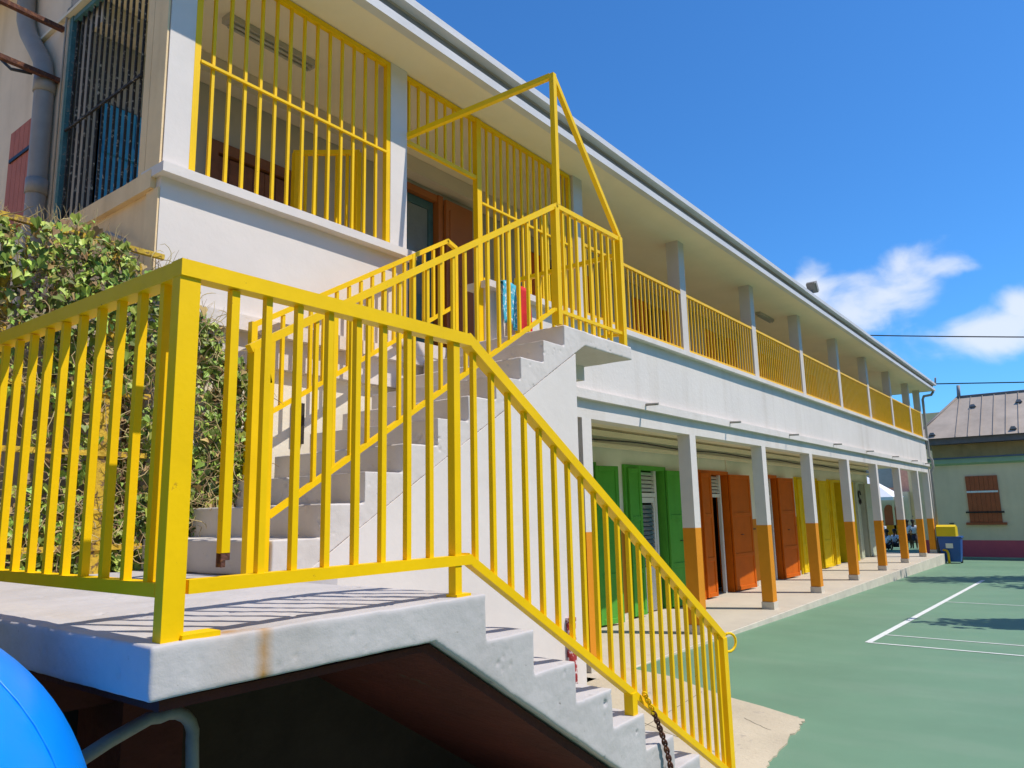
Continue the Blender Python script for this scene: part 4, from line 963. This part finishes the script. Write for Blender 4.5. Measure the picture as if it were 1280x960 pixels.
g = thing('brick_building', 'pink brick building with a grey window above the white canopy', 'building', (50, 9.5, 2.4))
bm = B(); box(bm, 52.01, 57, 7.6, 16, -.5, 4.9); obj('wall', bm, M_brick, g)
bm = B(); box(bm, 51.93, 52.0, 9.6, 11.4, 2.7, 4.1); obj('window', bm, M_glass, g)
bm = B(); box(bm, 51.9, 51.99, 9.5, 9.62, 2.6, 4.2); box(bm, 51.9, 51.99, 9.62, 11.4, 4.1, 4.2); obj('window_frame', bm, M_white, g)
g = thing('canopy_tent', 'white canopy with sloping roof beside the arched hall', 'canopy', (43.5, 9.3, -.4))
bm = B(); hip(bm, 42.6, 45.6, 8.1, 11.5, 2.06, 44.1, 9.6, 10.0, 3.2); obj('roof', bm, M_white, g)
bm = B(); box(bm, 42.6, 42.62, 8.1, 11.5, 1.9, 2.058); obj('valance', bm, M_white, g)
for xx, yy in ((42.65, 11.4), (45.5, 8.2), (45.5, 11.4)):
    bm = B(); tube(bm, [(xx, yy, -.4), (xx, yy, 2.05)], .03, 8); obj('leg', bm, M_tube, g)

# unseen wings added to block sky light and bounce warm light on the school
M_wing = paint('warm_ochre_render', (.62, .46, .30), .85, .1, 1, .1, 15)
g = thing('added_wing', 'unseen ochre wing added behind the camera on the left to bounce warm light', 'building', (-6, 3, 0))
bm = B(); box(bm, -11, -5.2, -4, 12, -.2, 6.4); obj('wall', bm, M_wing, g)
bm = B(); prism(bm, [(-11.4, 6.4), (-4.8, 6.4), (-8.1, 8.2)], 'y', -4.4, 12.4); obj('roof', bm, M_roof, g)
g = thing('added_wing', 'long unseen ochre wing added across the court to block sky light', 'building', (14, -19, 0))
bm = B(); box(bm, -12, 48, -24, -15, -.6, 8.6); obj('wall', bm, M_wing, g)
bm = B(); prism(bm, [(-24.4, 8.6), (-14.7, 8.6), (-19.5, 10.6)], 'x', -12.4, 48.4); obj('roof', bm, M_roof, g)
# ---------------------------------------------------------------- children in the far yard
def skin_obj(name, verts, edges, rad, mat, parent, root=0, sub=2):
    me = bpy.data.meshes.new('sk'); me.from_pydata(verts, edges, []); o = bpy.data.objects.new('sk', me); SC.collection.objects.link(o)
    md = o.modifiers.new('skin', 'SKIN')
    lay = me.skin_vertices[0].data if me.skin_vertices else None
    for i, r in enumerate(rad):
        rr = r if isinstance(r, tuple) else (r, r)
        lay[i].radius = rr; lay[i].use_root = (i == root)
    s = o.modifiers.new('sub', 'SUBSURF'); s.levels = sub; s.render_levels = sub
    bpy.context.view_layer.update()
    m2 = bpy.data.meshes.new_from_object(o.evaluated_get(bpy.context.evaluated_depsgraph_get())); bpy.data.objects.remove(o)
    m2.materials.clear(); m2.materials.append(mat)
    for p in m2.polygons: p.use_smooth = True
    n = bpy.data.objects.new(name, m2); SC.collection.objects.link(n); n.parent = parent; return n
def child(loc, rot, seated, label, bottom):
    """local frame: faces +X"""
    t = thing('person', label, 'person', loc, 'schoolchildren in white shirts in the far yard'); t.rotation_euler = (0, 0, rot)
    hz = .22 if seated else .62
    V = [(0, 0, hz), (0, 0, hz+.18), (0, 0, hz+.36), (.0, 0, hz+.46), (.01, 0, hz+.52), (.02, 0, hz+.62), (.02, 0, hz+.70)]
    E = [(i, i+1) for i in range(6)]; Rr = [(.10, .08), (.095, .075), (.11, .075), (.045, .045), (.04, .04), (.085, .09), (.06, .06)]
    for s in (-1, 1):
        b0 = len(V)
        if seated: V += [(.02, s*.07, hz-.02), (.30, s*.10, hz+.12), (.34, s*.09, .06), (.42, s*.09, .03)]
        else: V += [(.0, s*.075, hz-.06), (.02, s*.08, .34), (.0, s*.08, .05), (.10, s*.085, .03)]
        E += [(0, b0), (b0, b0+1), (b0+1, b0+2), (b0+2, b0+3)]; Rr += [.075, .055, .035, .03]
        b1 = len(V)
        V += [(0, s*.14, hz+.40), (.03, s*.19, hz+.20), (.16, s*.15, hz+.10), (.22, s*.13, hz+.09)]
        E += [(2, b1), (b1, b1+1), (b1+1, b1+2), (b1+2, b1+3)]; Rr += [.045, .034, .026, .024]
    skin_obj('body', V, E, Rr, M_skin, t)
    V2 = [(0, 0, hz+.02), (0, 0, hz+.2), (0, 0, hz+.38), (0, 0, hz+.45)]; E2 = [(0, 1), (1, 2), (2, 3)]; R2_ = [(.125, .105), (.12, .10), (.13, .095), (.06, .06)]
    for s in (-1, 1):
        b1 = len(V2); V2 += [(0, s*.15, hz+.40), (.02, s*.19, hz+.25)]; E2 += [(2, b1), (b1, b1+1)]; R2_ += [.06, .06]
    skin_obj('shirt', V2, E2, R2_, M_shirt, t)
    if seated: V3 = [(0, 0, hz+.02), (.05, .07, hz), (.31, .10, hz+.13), (.05, -.07, hz), (.31, -.10, hz+.13)]; E3 = [(0, 1), (1, 2), (0, 3), (3, 4)]; R3 = [(.12, .10), .09, .075, .09, .075]
    else: V3 = [(0, 0, hz+.05), (0, 0, hz-.1), (0, 0, .34)]; E3 = [(0, 1), (1, 2)]; R3 = [(.115, .1), (.14, .13), (.15, .15)]
    skin_obj('skirt' if not seated else 'trousers', V3, E3, R3, bottom, t)
    skin_obj('hair', [(-.015, 0, hz+.60), (0, 0, hz+.68), (.01, 0, hz+.74)], [(0, 1), (1, 2)], [(.095, .10), (.105, .10), (.06, .06)], M_hair, t)
    return t
G0 = -.385
kids = [
 (child, (37.4, 7.52, G0), 2.4, True, 'child in a white shirt sitting nearest, in front of the seated row'),
 (child, (38.6, 7.78, G0), 2.2, True, 'child sitting behind the nearest one, at the left'),
 (child, (38.8, 7.47, G0), 2.6, True, 'child sitting behind the nearest one, at the right'),
 (child, (39.6, 8.12, G0), 2.4, False, 'child standing at the left, half hidden by an orange column'),
 (child, (40.0, 7.12, G0), 2.9, False, 'child standing left of two in front of the stained wall'),
 (child, (40.0, 6.88, G0), 3.3, False, 'child standing right of two in front of the stained wall'),
 (child, (39.8, 6.28, G0), 3.0, True, 'child sitting alone by the last orange columns')]
for f, loc, rot, seat, lab in kids: f(loc, rot, seat, lab, M_navy)

# shade tree off to the right (its shadow lies on the court)
rt = random.Random(11)
def tree(x, y, h, cr, label, seed, n=3800):
    rt = random.Random(seed)
    t = thing('shade_tree', label, 'tree', (x, y, court_z(x)), 'trees along the court')
    bm = B(); tube(bm, [(x, y, court_z(x)-.1), (x+.1, y, h*.3), (x-.05, y+.1, h*.6), (x, y, h*.85)], [.22, .17, .12, .05], 10)
    tips = []
    for k in range(14):
        a = rt.uniform(0, 2*PI); z0 = h*rt.uniform(.45, .75); L = cr*rt.uniform(.6, 1); e = Vector((x+L*math.cos(a), y+L*math.sin(a), z0+rt.uniform(.3, 1.4)))
        tube(bm, [(x, y, z0), Vector((x, y, z0)).lerp(e, .5)+Vector((0, 0, .2)), e], [.07, .045, .015], 6); tips.append(e); tips.append(Vector((x, y, z0)).lerp(e, .6))
    obj('trunk', bm, M_bark, t)
    bm = B()
    k = 0
    while k < n:
        c = rt.choice(tips); p = c+Vector((rt.gauss(0, .34), rt.gauss(0, .34), rt.gauss(0, .24)))
        if (p.x-x)**2+(p.y-y)**2 > (cr*1.05)**2: continue
        k += 1
        leaf_shape(bm, p, Vector((rt.gauss(0, .6), rt.gauss(0, .6), 1)), Vector((rt.gauss(0, 1), rt.gauss(0, 1), -.4)), rt.uniform(.10, .2))
    obj('crown', bm, M_tree, t, recalc=False)
tree(24.0, -2.0, 7.0, 2.2, 'leafy tree standing beyond the far right side of the court', 5)
tree(15.0, -1.35, 5.4, .6, 'leafy tree standing to the right of the court markings', 9, 900)
